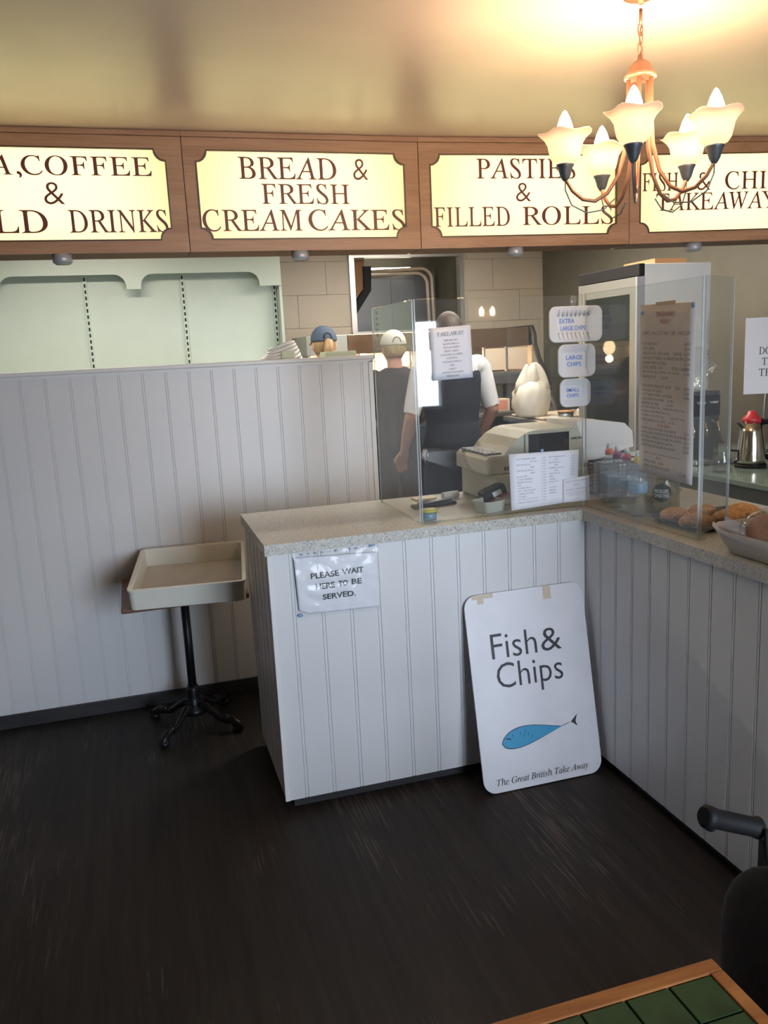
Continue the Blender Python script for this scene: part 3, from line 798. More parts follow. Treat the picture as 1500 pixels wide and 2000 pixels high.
# back counter on the right with kettle and machine
bc = thing('back_counter', (2.65, .75, 0), 'dark green topped back counter behind the right service counter', 'counter')
MB().box(2.06, 3.28, .0, 1.42, 0, .835).build('carcass', M['steeldark'], bc)
MB().box(2.04, 3.29, -.02, 1.44, .835, .86, .003).build('counter_top', M['glassgreen'], bc)
def kettle(cx, cy, z):
    t = thing('jug_kettle', (cx, cy, z), 'tall stainless jug kettle with black handle and red lid', 'kettle')
    MB().lathe([(0, 0), (.068, 0), (.070, .012), (.0, .012)], (cx, cy, z), 24).build('base', M['black'], t)
    MB().lathe([(.0, .0), (.064, .0), (.066, .02), (.060, .08), (.050, .15), (.041, .19), (0, .19)], (cx, cy, z+.0125), 28).build('body', M['stainlessjug'], t)
    MB().lathe([(0, 0), (.042, 0), (.040, .02), (.022, .034), (.018, .05), (0, .052)], (cx, cy, z+.203), 20).build('lid', M['red'], t)
    MB().tube([(cx+.035, cy-.02, z+.205), (cx+.08, cy-.045, z+.21), (cx+.115, cy-.06, z+.17), (cx+.118, cy-.06, z+.10), (cx+.09, cy-.045, z+.05), (cx+.06, cy-.03, z+.04)], [.016, .019, .02, .019, .016, .012], 10).build('handle', M['black'], t)
    MB().prism([(cx-.038, z+.17), (cx-.075, z+.205), (cx-.038, z+.20)], 'y', cy-.012, cy+.012).build('spout', M['stainlessjug'], t)
kettle(2.335, .66, .861)
cm = thing('coffee_machine', (2.25, .95, .861), 'dark drinks machine with chrome taps under a plastic bag', 'machine')
MB().box(2.14, 2.37, .92, 1.22, .861, 1.20, .008).build('housing', M['steeldark'], cm)
MB().box(2.15, 2.36, .905, .919, 1.08, 1.18, .004).build('front_panel', M['screen'], cm)
for dx in (.04, .11, .18):
    MB().tube([(2.14+dx, .915, 1.06), (2.14+dx, .87, 1.05), (2.14+dx, .86, 1.02), (2.14+dx, .86, .99)], .008, 8).build('tap', M['stainlessjug'], cm)
mb = MB()
for k in range(3): mb.lathe([(.0, 0), (.022, 0), (.022, .01), (0, .01)], (2.18+.07*k, .905, 1.14), 12)
mb.build('dial', M['silver'], cm)
MB().box(2.15, 2.36, .80, .919, .862, .885, .003).build('drip_tray', M['steel'], cm)
def bagf(p):
    n = noise.noise(p*16+Vector((5, 2, 8)))*.03
    q = p+p.normalized()*n
    if q.z < 0: q.x *= .75
    return q
tag(MB().ball((2.25, 1.00, 1.313), (.14, .10, .095), 30, 20, bagf).build('plastic_bag', M['clearbag']), 'crumpled clear plastic bag of cups on the drinks machine', 'bag')
gl = thing('glass_jug', (2.12, .62, .861), 'small glass jug in front of the drinks machine', 'jug')
MB().lathe([(.0, 0), (.045, 0), (.05, .05), (.035, .09), (.038, .11), (.034, .11), (.031, .09), (.046, .05), (.042, .006), (0, .006)], (2.13, .60, .861), 20).build('jug_body', M['clear'], gl)
MB().tube([(2.17, .59, .955), (2.205, .585, .95), (2.205, .585, .91), (2.178, .59, .895)], .005, 8).build('handle', M['black'], gl)
# hanging notice at the far right
nt_ = thing('notice', (2.86, 1.0, 1.17), 'white notice sheet at the right edge of the photo', 'notice')
PP = Vector((2.60, 1.035, 1.16)); RR = Vector((.93, -.37, 0)).normalized()
NN = Vector((RR.y, -RR.x, 0))
mb = MB(); c = [PP, PP+RR*.30, PP+RR*.30+Vector((0, 0, .375)), PP+Vector((0, 0, .375))]; mb.add(c+[p-NN*.002 for p in c], [(0, 1, 2, 3), (7, 6, 5, 4), (0, 4, 5, 1), (1, 5, 6, 2), (2, 6, 7, 3), (3, 7, 4, 0)])
mb.build('sheet', M['paper'], nt_)
mb = MB()
put_text(mb, sf('DO'), PP+NN*.001, RR, (0, 0, 1), .068, .125, .195, .232, .006)
put_text(mb, sf('TH'), PP+NN*.001, RR, (0, 0, 1), .083, .140, .142, .178, .006)
put_text(mb, sf('THE'), PP+NN*.001, RR, (0, 0, 1), .070, .165, .088, .124, .006)
mb.build('lettering', M['ink'], nt_, fix=False)
nst = MB().tube([(2.72, 1.05, .862), (2.72, 1.01, 1.20)], .006, 8); nst.lathe([(0, 0), (.05, 0), (.05, .008), (0, .008)], (2.72, 1.05, .861), 16)
nst.build('stand', M['steeldark'], nt_)

# ================================================================== PEOPLE
def remesh(mb, voxel, name, m, parent, smooth_it=3):
    me = bpy.data.meshes.new('tmp'); me.from_pydata(mb.v, [], mb.f)
    o = bpy.data.objects.new('tmp', me); COL.objects.link(o)
    r = o.modifiers.new('r', 'REMESH'); r.mode = 'VOXEL'; r.voxel_size = voxel; r.use_smooth_shade = True
    s = o.modifiers.new('s', 'SMOOTH'); s.iterations = smooth_it; s.factor = .5
    bpy.context.view_layer.update()
    me2 = bpy.data.meshes.new_from_object(o.evaluated_get(bpy.context.evaluated_depsgraph_get()))
    bpy.data.objects.remove(o); bpy.data.meshes.remove(me)
    me2.name = name; me2.materials.clear(); me2.materials.append(m)
    me2.polygons.foreach_set('use_smooth', [True]*len(me2.polygons))
    ob = bpy.data.objects.new(name, me2); COL.objects.link(ob); ob.parent = parent
    return ob
def limb(mb, pts, rs): mb.tube(pts, rs, 14)
def person(loc, rz, h, label, arms, top, bottom, hair, cap=None, apron=None, bun=True, sleeve=.5, head_tilt=0):
    """figure faces local -Y before rotation; built at 1.70 m then scaled"""
    t = thing('person', (0, 0, 0), label, 'person')
    b = MB()
    # trunk
    b.tube([(0, .0, .86), (0, .0, .94), (0, .0, 1.06), (0, -.005, 1.2), (0, -.0, 1.33), (0, .005, 1.41), (0, .0, 1.45)],
           [(.105, .150), (.118, .165), (.098, .138), (.108, .158), (.106, .178), (.085, .150), (.06, .07)], 20)
    b.ball((0, 0, .90), (.165, .118, .12), 18, 12)
    for sx in (-1, 1): b.ball((sx*.165, .005, 1.385), (.062, .058, .06), 12, 10)
    b.tube([(0, .01, 1.40), (0, .0, 1.47), (0, -.012, 1.53)], [.066, .054, .054], 14)
    hy = -.022
    b.ball((0, hy, 1.595), (.076, .094, .108), 22, 16)             # skull and face
    b.ball((0, hy-.030, 1.545), (.056, .062, .062), 16, 12)         # jaw
    b.ball((0, hy-.098, 1.578), (.012, .018, .020), 10, 8)          # nose
    for sx in (-1, 1):
        b.ball((sx*.078, hy+.012, 1.583), (.012, .020, .031), 10, 8)  # ears
        b.ball((sx*.030, hy-.082, 1.600), (.016, .010, .010), 8, 6)
        hipx = sx*.088
        b.tube([(hipx, 0, .90), (sx*.095, -.01, .68), (sx*.098, -.012, .48), (sx*.10, .012, .30), (sx*.10, .02, .10), (sx*.10, .02, .06)], [.098, .082, .060, .062, .042, .045], 16)
        b.tube([(sx*.10, .045, .045), (sx*.105, -.03, .045), (sx*.11, -.12, .035), (sx*.112, -.17, .03)], [(.038, .040), (.042, .042), (.045, .032), (.030, .022)], 12)
        sh, el, wr = arms[0 if sx < 0 else 1]
        sh = Vector(sh); el = Vector(el); wr = Vector(wr)
        b.tube([sh, sh.lerp(el, .5), el], [.053, .047, .040], 14); b.ball(el, .041, 12, 8)
        b.tube([el, el.lerp(wr, .4), wr], [.041, .040, .026], 14)
        d = (wr-el).normalized(); side = d.cross(Vector((0, 0, 1)))
        side = side.normalized() if side.length > .2 else Vector((1, 0, 0)); nn = d.cross(side).normalized()
        palm = wr+d*.045
        b.tube([wr-d*.01, wr+d*.03, wr+d*.085], [(.025, .018), (.038, .016), (.040, .014)], 12)
        for k, ln in enumerate((.060, .074, .070, .055)):
            base = wr+d*.078+side*(k-1.5)*.0195
            b.tube([base, base+d*ln*.45+nn*.004, base+d*ln*.8+nn*.018, base+d*ln+nn*.030], [.0098, .0092, .0085, .007], 8)
        tb0 = wr+d*.022-side*.028
        b.tube([tb0, tb0+d*.030-side*.022+nn*.008, tb0+d*.058-side*.028+nn*.018], [.013, .0115, .009], 8)
    body = remesh(b, .0085, 'body', M['skin'], t, 2)
    ORG[body.name] = Vector()
    # clothing: offset shells of the body
    def shell(name, test, off, m, puff=0):
        bm = bmesh.new(); bm.from_mesh(body.data); bm.normal_update()
        bmesh.ops.delete(bm, geom=[f for f in bm.faces if not test(f.calc_center_median())], context='FACES')
        for v in bm.verts: v.co += v.normal*(off+puff*noise.noise(v.co*7))
        for _ in range(3): bmesh.ops.smooth_vert(bm, verts=bm.verts, factor=.5, use_axis_x=True, use_axis_y=True, use_axis_z=True)
        me = bpy.data.meshes.new(name); bm.to_mesh(me); bm.free(); me.materials.append(m)
        me.polygons.foreach_set('use_smooth', [True]*len(me.polygons))
        o = bpy.data.objects.new(name, me); COL.objects.link(o); o.parent = t; ORG[o.name] = Vector(); return o
    def on_sleeve(p):
        for sh, el, wr in arms:
            sh = Vector(sh); el = Vector(el); wr = Vector(wr)
            L = (el-sh); u = (p-sh).dot(L)/L.length_squared
            if -.3 < u < sleeve+.4*0 and (p-(sh+L*max(0, min(1, u)))).length < .075: return True
            if sleeve > 1 and (p-el).length < .06: return True
            if sleeve > 1:
                L2 = wr-el; u2 = (p-el).dot(L2)/L2.length_squared
                if 0 < u2 < .85 and (p-(el+L2*u2)).length < .06: return True
        return False
    def trunk(p):
        neck = p.z < 1.455 or (p.x*p.x+p.y*p.y > .065**2 and p.z < 1.47)
        return abs(p.x) < .20 and abs(p.y) < .15 and .86 < p.z and neck and p.z < 1.47
    shell('shirt', lambda p: (trunk(p) and p.z < 1.46) or on_sleeve(p), .012, M[top], .006)
    shell('trousers', lambda p: .085 < p.z < .93 and abs(p.x) < .21 and not any((p-Vector(q)).length < .16 for a in arms for q in a[2:]), .012, M[bottom], .006)
    shell('shoes', lambda p: p.z <= .09, .006, M['black'])
    if apron:
        shell('apron', lambda p: abs(p.x) < .168 and abs(p.y) < .16 and .45 < p.z < 1.36 and not on_sleeve(p) and (p.z > .88 or True), .024, M[apron], .004)
    # hair and cap
    hc = Vector((0, hy+.006, 1.605))
    if hair:
        hm = MB().ball(hc, (.083, .100, .108), 24, 16, lambda p: Vector((p.x, p.y if p.y > -.045 else -.045, p.z if p.z > -.075 else -.075)))
        hm.build('hair', M[hair], t)
        if bun:
            pony = [(0, hy+.088, 1.625), (0, hy+.130, 1.61), (.006, hy+.140, 1.56), (.01, hy+.125, 1.50), (.008, hy+.115, 1.45)]
            MB().tube(pony, [.014, .030, .034, .026, .008], 14).build('ponytail', M[hair], t)
    if cap:
        def cf(p):
            q = p.copy()
            if q.z < -.01: q.z = -.01
            return q
        cm_ = MB().ball((0, hy+.004, 1.628), (.092, .108, .098), 28, 16, cf)
        co = cm_.build('cap', M[cap], t)
        def brim(u, v):
            a = PI*(.15+.7*u); r = 1+.75*v
            return (math.cos(a)*.088*(1+.1*v), hy-math.sin(a)*.105*(1+.65*v), 1.628-.02*v-.012*abs(math.cos(a)))
        MB().sheet(brim, 12, 4, .004).build('brim', M[cap], co)
        MB().tube([(-.03, hy+.106, 1.637), (-.02, hy+.103, 1.665), (0, hy+.10, 1.673), (.02, hy+.103, 1.665), (.03, hy+.106, 1.637)], .004, 6).build('back_opening', M['dark'], co)
    t.location = loc; t.rotation_euler = (0, 0, rz); s = h/1.70
    t.scale = (s, s, s)
    return t
down = [((-.175, 0, 1.385), (-.235, .02, 1.12), (-.22, -.10, .90)), ((.175, 0, 1.385), (.235, .02, 1.12), (.22, -.10, .90))]
reach = [((-.175, 0, 1.385), (-.24, -.03, 1.13), (-.16, -.22, 1.02)), ((.175, 0, 1.385), (.24, -.03, 1.13), (.18, -.20, 1.0))]
person((.912, 3.02, 0), PI+.05, 1.625, 'person in a slate blue cap with a blond ponytail facing the range', reach, 'navy', 'navy', 'blonde', 'capblue')
person((1.325, 2.80, 0), PI-.05, 1.575, 'person in a white cap and dark top facing the range', reach, 'blackcloth', 'navy', 'blonde', 'capwhite', bun=False)
carm = [((-.185, 0, 1.385), (-.25, .03, 1.13), (-.235, -.12, .96)), ((.185, 0, 1.385), (.27, .03, 1.11), (.28, -.10, .90))]
person((1.435, 2.08, 0), PI, 1.70*.975, 'person with dark hair in a navy apron over white sleeves', carm, 'whitecloth', 'navy', 'darkhair', None, 'navy', bun=False, sleeve=.95)

# ================================================================== ACRYLIC SCREENS
PZ = 1.615
def pane(name, label, ax, c, a, b, z0, z1, th=.005, m='clearhaze', pos='plain', feet=True):
    """ax 'y': pane in the XZ plane at y=c spanning x a..b; ax 'x': at x=c spanning y a..b"""
    if ax == 'y': t = thing(name, ((a+b)/2, c, z0), label, 'screen')
    else: t = thing(name, (c, (a+b)/2, z0), label, 'screen')
    def bx(u0, u1, v0, v1, w0=-th/2, w1=th/2):
        return MB().box(u0, u1, c+w0, c+w1, v0, v1) if ax == 'y' else MB().box(c+w0, c+w1, u0, u1, v0, v1)
    e = .003
    bx(a+e, b-e, z0+e, z1-e).build('acrylic_sheet', M[m], t)
    for q in ((a, a+e, z0, z1), (b-e, b, z0, z1)): bx(*q).build('polished_edge', M['edge'], t)
    for q in ((a+e, b-e, z1-e, z1), (a+e, b-e, z0, z0+e)): bx(*q).build('polished_edge', M['clear'], t)
    return t
pane('acrylic_screen', 'large clear acrylic screen along the front counter edge', 'y', .048, .521, 1.116, HT, PZ)
pane('acrylic_screen', 'clear acrylic return screen at the left end of the till area', 'x', .518, .053, .505, HT, PZ)
pane('acrylic_screen', 'clear acrylic screen along the right counter with the long menu', 'x', 1.122, -.560, .044, HT-.001, PZ)
# return wing at the end of the right screen, angled back over the counter
wg = thing('acrylic_screen', (1.2, -.5, HT), 'narrow clear acrylic wing at the open end of the right counter', 'screen')
A = Vector((1.126, -.563, 0)); B = Vector((1.290, -.470, 0)); L = (B-A).length; T = Matrix.Translation(A) @ Matrix.Rotation(math.atan2(B.y-A.y, B.x-A.x), 4, 'Z')
MB().box(.003, L-.004, -.0025, .0025, HT+.018, PZ).xf(T).build('acrylic_sheet', M['clearhaze'], wg)
for a, b in ((0, .003), (L-.004, L)): MB().box(a, b, -.003, .003, HT+.018 if a else HT, PZ).xf(T).build('polished_edge', M['edge'], wg)
MB().box(.003, .02, -.010, .010, HT, HT+.018).xf(T).build('foot', M['clear'], wg)

# papers on the screens ------------------------------------------------------
FY = .0445
def sheet_y(name, label, cat, pts, y, m, lines, curl=.003, ink='inkgrey', off=.0, tacks=()):
    """pts: bl, br, tr, tl in x,z"""
    (xa, za), (xb, zb), (xc, zc), (xd, zd) = pts
    t = thing(name, ((xa+xb)/2, y, min(za, zb)), label, cat)
    def f(u, v):
        x = (xa*(1-u)+xb*u)*(1-v)+(xd*(1-u)+xc*u)*v; z = (za*(1-u)+zb*u)*(1-v)+(zd*(1-u)+zc*u)*v
        return (x, y-curl*(.5-.5*math.cos(u*7+v*3))*.5, z)
    MB().sheet(f, 8, 8, .0006).build('sheet', M[m], t)
    groups = {}
    for ln in lines:
        s, u0, u1, v0, v1 = ln[:5]; mk = ln[5] if len(ln) > 5 else ink; of = ln[6] if len(ln) > 6 else off
        mb = groups.setdefault(mk, MB())
        tmp = put_text(MB(), s, (0, 0, 0), (1, 0, 0), (0, 1, 0), u0, u1, v0, v1, of, res=1)
        mb.add([Vector(f(p[0], p[1]))+Vector((0, -.0014, 0)) for p in tmp.v], tmp.f)
    for mk, mb in groups.items(): mb.build('lettering', M[mk], t, fix=False)
    for (u, v) in tacks:
        p = Vector(f(u, v)); MB().ball((p.x, p.y-.002, p.z), (.006, .002, .005), 8, 6).build('tack', M['tack'], t)
    return t
def rows(lst, v1, v0, h, u0, um, char=.036, ink=None):
    n = len(lst); out = []
    for i, s in enumerate(lst):
        v = v1+(v0-v1)*i/max(1, n-1)
        if s is None: continue
        w = len(s)*char
        if um == 'c': out.append((s, .5-w/2, .5+w/2, v, v+h))
        else: out.append((s, u0, u0+w, v, v+h))
    return out
tk = rows(['BREAKFAST', 'BACON ROLLS', 'EGG & CHIPS', 'FISH CAKES', 'SAUSAGE & CHIPS', 'PASTIES', 'SAUSAGE ROLLS', 'PIE', 'CAKES', 'JACKET POTATOES', 'OMELETTES'], .73, .05, .034, 0, 'c', .036)
tk = [(serif(a), b, c, d, e) for a, b, c, d, e in tk]
sheet_y('menu_sheet', 'white takeaway menu sheet taped high on the front acrylic screen', 'menu', ((.574, 1.360), (.713, 1.364), (.708, 1.530), (.568, 1.524)), FY-.001, 'paper',
        tk+[(serif('TAKEAWAY'), .17, .83, .83, .91)], ink='inkgrey', off=.0)
c1 = ['HOT SANDWICHES', '   ROLLS', 'BACON ROLL', '   BAP', 'SAUSAGE ROLL', '   BAP', 'ROLL IN', 'COLD DRINKS', 'BREAD ROLLS', 'TEA', 'COFFEE MUG', 'HOT CHOCOLATE', 'CREAM SLICES', 'SCONES', 'JACKET POTATOES', 'LARGE SALAD ROLL']
c2 = ['HOT BREAKFAST', '  EGG', 'BACON EGG', '  BAP', 'MUSHROOM EGG', '  BAP', 'PASTIES &', 'PIES', 'CAKES', 'FLAPJACK', None, 'JUICES', 'WATER', 'CRISPS']
ll = []
for i, s in enumerate(c1):
    v = .885-.052*i; s2 = s.strip(); u0 = .10+(.20 if s.startswith('   ') else 0)
    ll.append((s2, u0, u0+len(s2)*.020, v, v+.030)); ll.append(('1.%d0' % ((i*3) % 9), .46, .52, v, v+.030))
for i, s in enumerate(c2):
    if not s: continue
    v = .885-.052*i; s2 = s.strip(); u0 = .57+(.08 if s.startswith('  ') else 0)
    if v > .5 or u0+len(s2)*.018 < .8: ll.append((s2, u0, u0+len(s2)*.018, v, v+.030))
    if v > .5: ll.append(('2.%d0' % ((i*7) % 9), .88, .94, v, v+.030))
sheet_y('price_list', 'wide white two column price list standing low on front screen', 'menu', ((.840, .910), (1.088, .921), (1.096, 1.098), (.833, 1.103)), FY-.001, 'paper', ll, ink='inkgrey2', tacks=((.47, 1.03),))
ll = [('GIFT VOUCHERS', .06, .94, .84, .90), ('AND', .40, .60, .68, .74), ('DAILY SPECIALS', .10, .92, .50, .56), ('PLEASE ASK AT THE COUNTER', .15, .85, .40, .43), ('FOR TODAYS LUNCH OFFERS', .16, .84, .34, .37), ('SERVED UNTIL TWO', .22, .78, .28, .31), ('THANK YOU', .38, .64, .12, .16)]
sheet_y('small_notice', 'small white notice overlapping the right end of the price list', 'notice', ((1.034, .919), (1.137, .9185), (1.134, 1.006), (1.033, 1.000)), FY-.004, 'paper', ll, curl=.001, ink='inkgrey2')
# long menu on the right screen (local u along -Y)
mn = thing('menu_sheet', (1.118, -.41, 1.06), 'long cream price menu taped to the right counter screen', 'menu')
def MF(u, v):
    y = -.282-.255*u; z = 1.061+(1.556-1.061)*v-.008*u+.003*math.sin(v*9)
    return (1.1165-.003*(.5-.5*math.cos(u*5+v*8)), y, z)
mp_ = MB().sheet(MF, 8, 16, .0006); mp_.build('sheet', M['paper2'], mn)
lines = [('TAKEAWAY', .32, .66, .925, .955, 'inkred'), ('MENU', .41, .58, .885, .912, 'inkred'),
 ('CHIPS', .05, .19, .822, .845), ('SMALL', .23, .35, .823, .841), ('1.50', .36, .44, .820, .846), ('MED', .47, .56, .823, .841), ('1.80', .60, .68, .820, .846), ('LARGE', .72, .82, .823, .841), ('2.00', .84, .92, .820, .846)]
T1 = [('COD REGULAR', .05, None), ('COD LARGE', .05, None), ('HADDOCK   REG £4.40     LARGE', .05, None), ('PLAICE BUTTERFLY IN BREADCRUMB', .05, None), ('SCAMPI WHOLE TAILS', .05, None), ('COD BITE 1.00           FISH CAKE', .05, None), ('SAUSAGE 75p   JUMBO SAUSAGE', .05, None), ('SAVELOYS      £1.50', .05, None),
      None, ('CHICKEN BREAST £3.80     LEG', .05, None), ('CHICKEN NUGGETS', .05, None), ('SOUTHERN FRIED CHICKEN', .05, None), ('CHICKEN BURGER    £1.80', .05, None), ('BEEFBURGER        £1.80', .05, None), ('MUSHY PEAS 80p  GARDEN PEAS 90p', .05, None), ('MUSHY PEA FRITTER 60p', .05, None), ('CURRY SAUCE 90p       GRAVY 90p', .05, None), ('PANCAKE ROLL VEG   £1.95', .05, None),
      'BURGERS', ('1/4 POUND BURGER IN A BUN', .05, None), ('1/4 POUND CHEESE BURGER IN A BUN', .05, None), ('DOUBLE CHEESE BURGER IN A BUN', .05, None), ('CHICKEN BURGER IN A BUN', .05, None), ('VEGETABLE BURGER IN A BUN', .05, None)]
PR_ = {0: '£4.50', 1: '£5.40', 2: '£6.60', 3: '£3.80', 4: '£5.00', 5: '£1.00', 6: '£1.80', 9: '£2.50', 10: '£2.40', 11: '£4.80', 19: '£2.20', 20: '£2.60', 21: '£3.20', 22: '£3.00', 23: '£2.80'}
for i, q in enumerate(T1):
    v = .765-.0262*i
    if q == 'BURGERS': lines.append((q, .38, .60, v, v+.018, 'inkred'))
    elif q: lines.append((q[0], .06, .06+len(q[0])*.0255, v, v+.017))
    if i in PR_: lines.append((PR_[i], .84, .94, v, v+.018))
lines += [('CHEESE 20p EXTRA WITH ANY BURGER IN A BUN', .10, .80, .120, .131), ('KIDS', .36, .46, .098, .112, 'inkred'), ('SMALL FISH   £2.80', .11, .50, .070, .086), ('SMALL CHICKEN NUGGETS', .11, .62, .043, .059), ('£1.80', .78, .90, .030, .046)]
gr = {}
for ln in lines:
    s, u0, u1, v0, v1 = ln[:5]; mk = ln[5] if len(ln) > 5 else 'inkgrey'
    tmp = put_text(MB(), s, (0, 0, 0), (1, 0, 0), (0, 1, 0), u0, u1, v0, v1, .0, res=1)
    gr.setdefault(mk, MB()).add([Vector(MF(p[0], p[1]))+Vector((-.0014, 0, 0)) for p in tmp.v], tmp.f)
for mk, mb in gr.items(): mb.build('lettering', M[mk], mn, fix=False)
for (u, v) in ((.06, .955), (.965, .985)):
    p = MF(u, v); MB().ball((p[0]-.002, p[1], p[2]), (.002, .008, .008), 8, 6).build('tack', M['tack'], mn)
MB().box(1.1135, 1.1145, -.452, -.360, 1.551, 1.560).build('tape_strip', M['tape'], mn)

# polystyrene chip trays fixed to the front screen -----------------------------
def chip_tray(x0, x1, z0, z1, label, l1, l2, rib=False, tx=(.28, .72)):
    cx, cz = (x0+x1)/2, (z0+z1)/2
    t = thing('chip_tray', (cx, FY, z0), label, 'food tray', 'polystyrene chip trays fixed on the front screen')
    w, h = (x1-x0)/2, (z1-z0)/2; loops = []
    def loop(s, y, r):
        return [(p[0]+cx, y, p[1]+cz) for p in rrect(-w*s[0], w*s[0], -h*s[1], h*s[1], r, 5)]
    yb = FY-.002
    seq = [((1, 1), yb-.0, .022), ((1, 1), yb-.003, .022), ((.95, .93), yb-.003, .020), ((.66, .60), yb+.0-.018*0-.0008, .010)]
    # tray opens to the viewer: rim proud, centre recessed
    rim = yb-.022
    seq = [((.62, .54), yb, .012), ((.96, .95), rim, .022), ((1, 1), rim+.003, .024), ((1, 1), rim-.001, .024), ((.95, .93), rim-.002, .021), ((.62, .52), yb-.004, .010)]
    mb = MB(); n = None
    for s, y, r in seq: lp = loop(s, y, r); n = len(lp); mb.v += lp
    for i in range(len(seq)-1):
        for k in range(n): mb.f.append((i*n+k, i*n+(k+1) % n, (i+1)*n+(k+1) % n, (i+1)*n+k)); mb.sm.append(True)
    mb.f.append(tuple(reversed(range(n)))); mb.sm.append(False); mb.f.append(tuple((len(seq)-1)*n+k for k in range(n))); mb.sm.append(False)
    mb.build('tray_body', M['polyst'], t)
    if rib:
        for k in range(8):
            xx = cx-w*.56+k*w*.16
            for s in (-1, 1):
                MB().tube([(xx, yb-.006, cz+s*h*.46), (xx, yb-.013, cz+s*h*.70), (xx, rim+.002, cz+s*h*.86)], .0035, 6).build('rib', M['polyst'], t)
    mb = MB()
    put_text(mb, l1, (cx-w, yb-.0052, cz-h), (1, 0, 0), (0, 0, 1), 2*w*tx[0], 2*w*(tx[1] if l2 != 'LARGE CHIPS' else .52), h*1.06, h*1.32, .012)
    put_text(mb, l2, (cx-w, yb-.0052, cz-h), (1, 0, 0), (0, 0, 1), 2*w*(tx[0]+.02), 2*w*(tx[1]-.03), h*.66, h*.92, .012)
    mb.build('handwriting', M['inkblue'], t, fix=False)
chip_tray(.976, 1.172, 1.460, 1.576, 'topmost polystyrene tray marked extra large chips on the screen', 'EXTRA', 'LARGE CHIPS', True, (.24, .76))
chip_tray(1.008, 1.146, 1.345, 1.453, 'middle polystyrene tray marked large chips on the screen', 'LARGE', 'CHIPS')
chip_tray(1.014, 1.128, 1.247, 1.340, 'bottom polystyrene tray marked small chips on the screen', 'SMALL', 'CHIPS')
tag(MB().ball((1.075, .045-.006, 1.592), (.016, .006, .018), 14, 10).build('suction_hook', M['clearbag']), 'clear suction hook holding the top chip tray', 'hook')

# ================================================================== ON THE FRONT COUNTER
Z9 = HT+.0008
# cash register
cr = thing('cash_register', (1.05, .33, Z9), 'beige cash register with dark customer display', 'till')
MB().box(.86, 1.225, .20, .535, Z9, Z9+.105, .006).build('cash_drawer', M['beige'], cr)
prof = [(.835, 1.010), (.835, 1.060), (.85, 1.074), (.905, 1.074), (.925, 1.10), (.96, 1.130), (1.0, 1.150), (1.03, 1.155), (1.195, 1.155), (1.214, 1.13), (1.226, 1.07), (1.228, 1.006)]
mb = MB().prism(prof, 'y', .235, .52); mb.build('till_body', M['beige'], cr)
MB().box(.985, 1.168, .222, .234, 1.066, 1.148, .003).build('display_bezel', M['beige'], cr)
MB().box(.996, 1.158, .2185, .2215, 1.070, 1.143, .001).build('display_window', M['screen'], cr)
mb = MB(); put_text(mb, 'SAMSUNG', (0, .2335, 0), (1, 0, 0), (0, 0, 1), 1.172, 1.220, 1.110, 1.119, .02); mb.build('lettering', M['ink'], cr, fix=False)
mb = MB()
for k in range(5):
    if k != 3: mb.box(.905+k*.011, .912+k*.011, .2335, .2348, 1.018, 1.032)
mb.build('drawer_marks', M['ink'], cr)
keys = MB()
for i in range(4):
    for j in range(6): keys.box(.845+i*.016, .857+i*.016, .26+j*.04, .29+j*.04, 1.074, 1.082)
ko = keys.build('keys', M['steeldark'], cr)
# white curved paper cover to the right of the till
def CV(u, v):
    pr = [(1.262, 1.005), (1.262, 1.06), (1.25, 1.12), (1.235, 1.165), (1.26, 1.172), (1.36, 1.160), (1.44, 1.148), (1.475, 1.115), (1.48, 1.055)]
    k = v*(len(pr)-1); i = min(int(k), len(pr)-2); f = k-i
    return (pr[i][0]*(1-f)+pr[i+1][0]*f, .30+.24*u, pr[i][1]*(1-f)+pr[i+1][1]*f)
pc = thing('printer_hood', (1.37, .4, Z9), 'white curved plastic hood standing at the right of the till', 'cover')
hd = [(CV(0, k/8)[0]+.0, CV(0, k/8)[2]) for k in range(9)]
MB().prism(hd, 'y', .30, .54, True).build('hood', M['till'], pc)
MB().box(1.30, 1.47, .32, .52, Z9, 1.004, .006).build('printer_body', M['till'], pc)
# wire basket behind the bottles
wbk = thing('wire_basket', (1.42, .2, Z9), 'black wire basket holding packets behind the water bottles', 'basket')
mb = MB(); bx0, bx1, by0, by1, bz0, bz1 = 1.24, 1.56, .11, .225, Z9+.003, Z9+.125
for k in range(9):
    z = bz0+(bz1-bz0)*k/8; mb.tube([(bx0, by0, z), (bx1, by0, z), (bx1, by1, z), (bx0, by1, z)], .0011 if k < 8 else .003, 4, closed=True)
for k in range(19):
    x = bx0+(bx1-bx0)*k/18
    for y in (by0, by1): mb.tube([(x, y, bz0), (x, y, bz1)], .0011, 4)
    mb.tube([(x, by0, bz0), (x, by1, bz0)], .0011, 4)
for k in range(10):
    y = by0+(by1-by0)*k/9
    for x in (bx0, bx1): mb.tube([(x, y, bz0), (x, y, bz1)], .0011, 4)
mb.build('wire_mesh', M['wicker'], wbk)
for i, (x, c, n) in enumerate(((1.29, 'steeldark', 'dark grey crisp packet in the wire basket, leftmost'), (1.40, 'clearbag', 'clear wrapped packet in the middle of the wire basket'), (1.50, 'redcarton', 'brown packet at the right end of the wire basket'))):
    def pf(u, v, x=x): return (x-.045+.09*u, .168+.03*math.sin(PI*u)*math.sin(PI*v), Z9+.008+.11*v)
    def pb(u, v, x=x): return (x-.045+.09*u, .168-.03*math.sin(PI*u)*math.sin(PI*v), Z9+.008+.11*v)
    tag(MB().sheet(pf, 8, 8).sheet(pb, 8, 8).build('snack_packet', M[c]), n, 'packet')
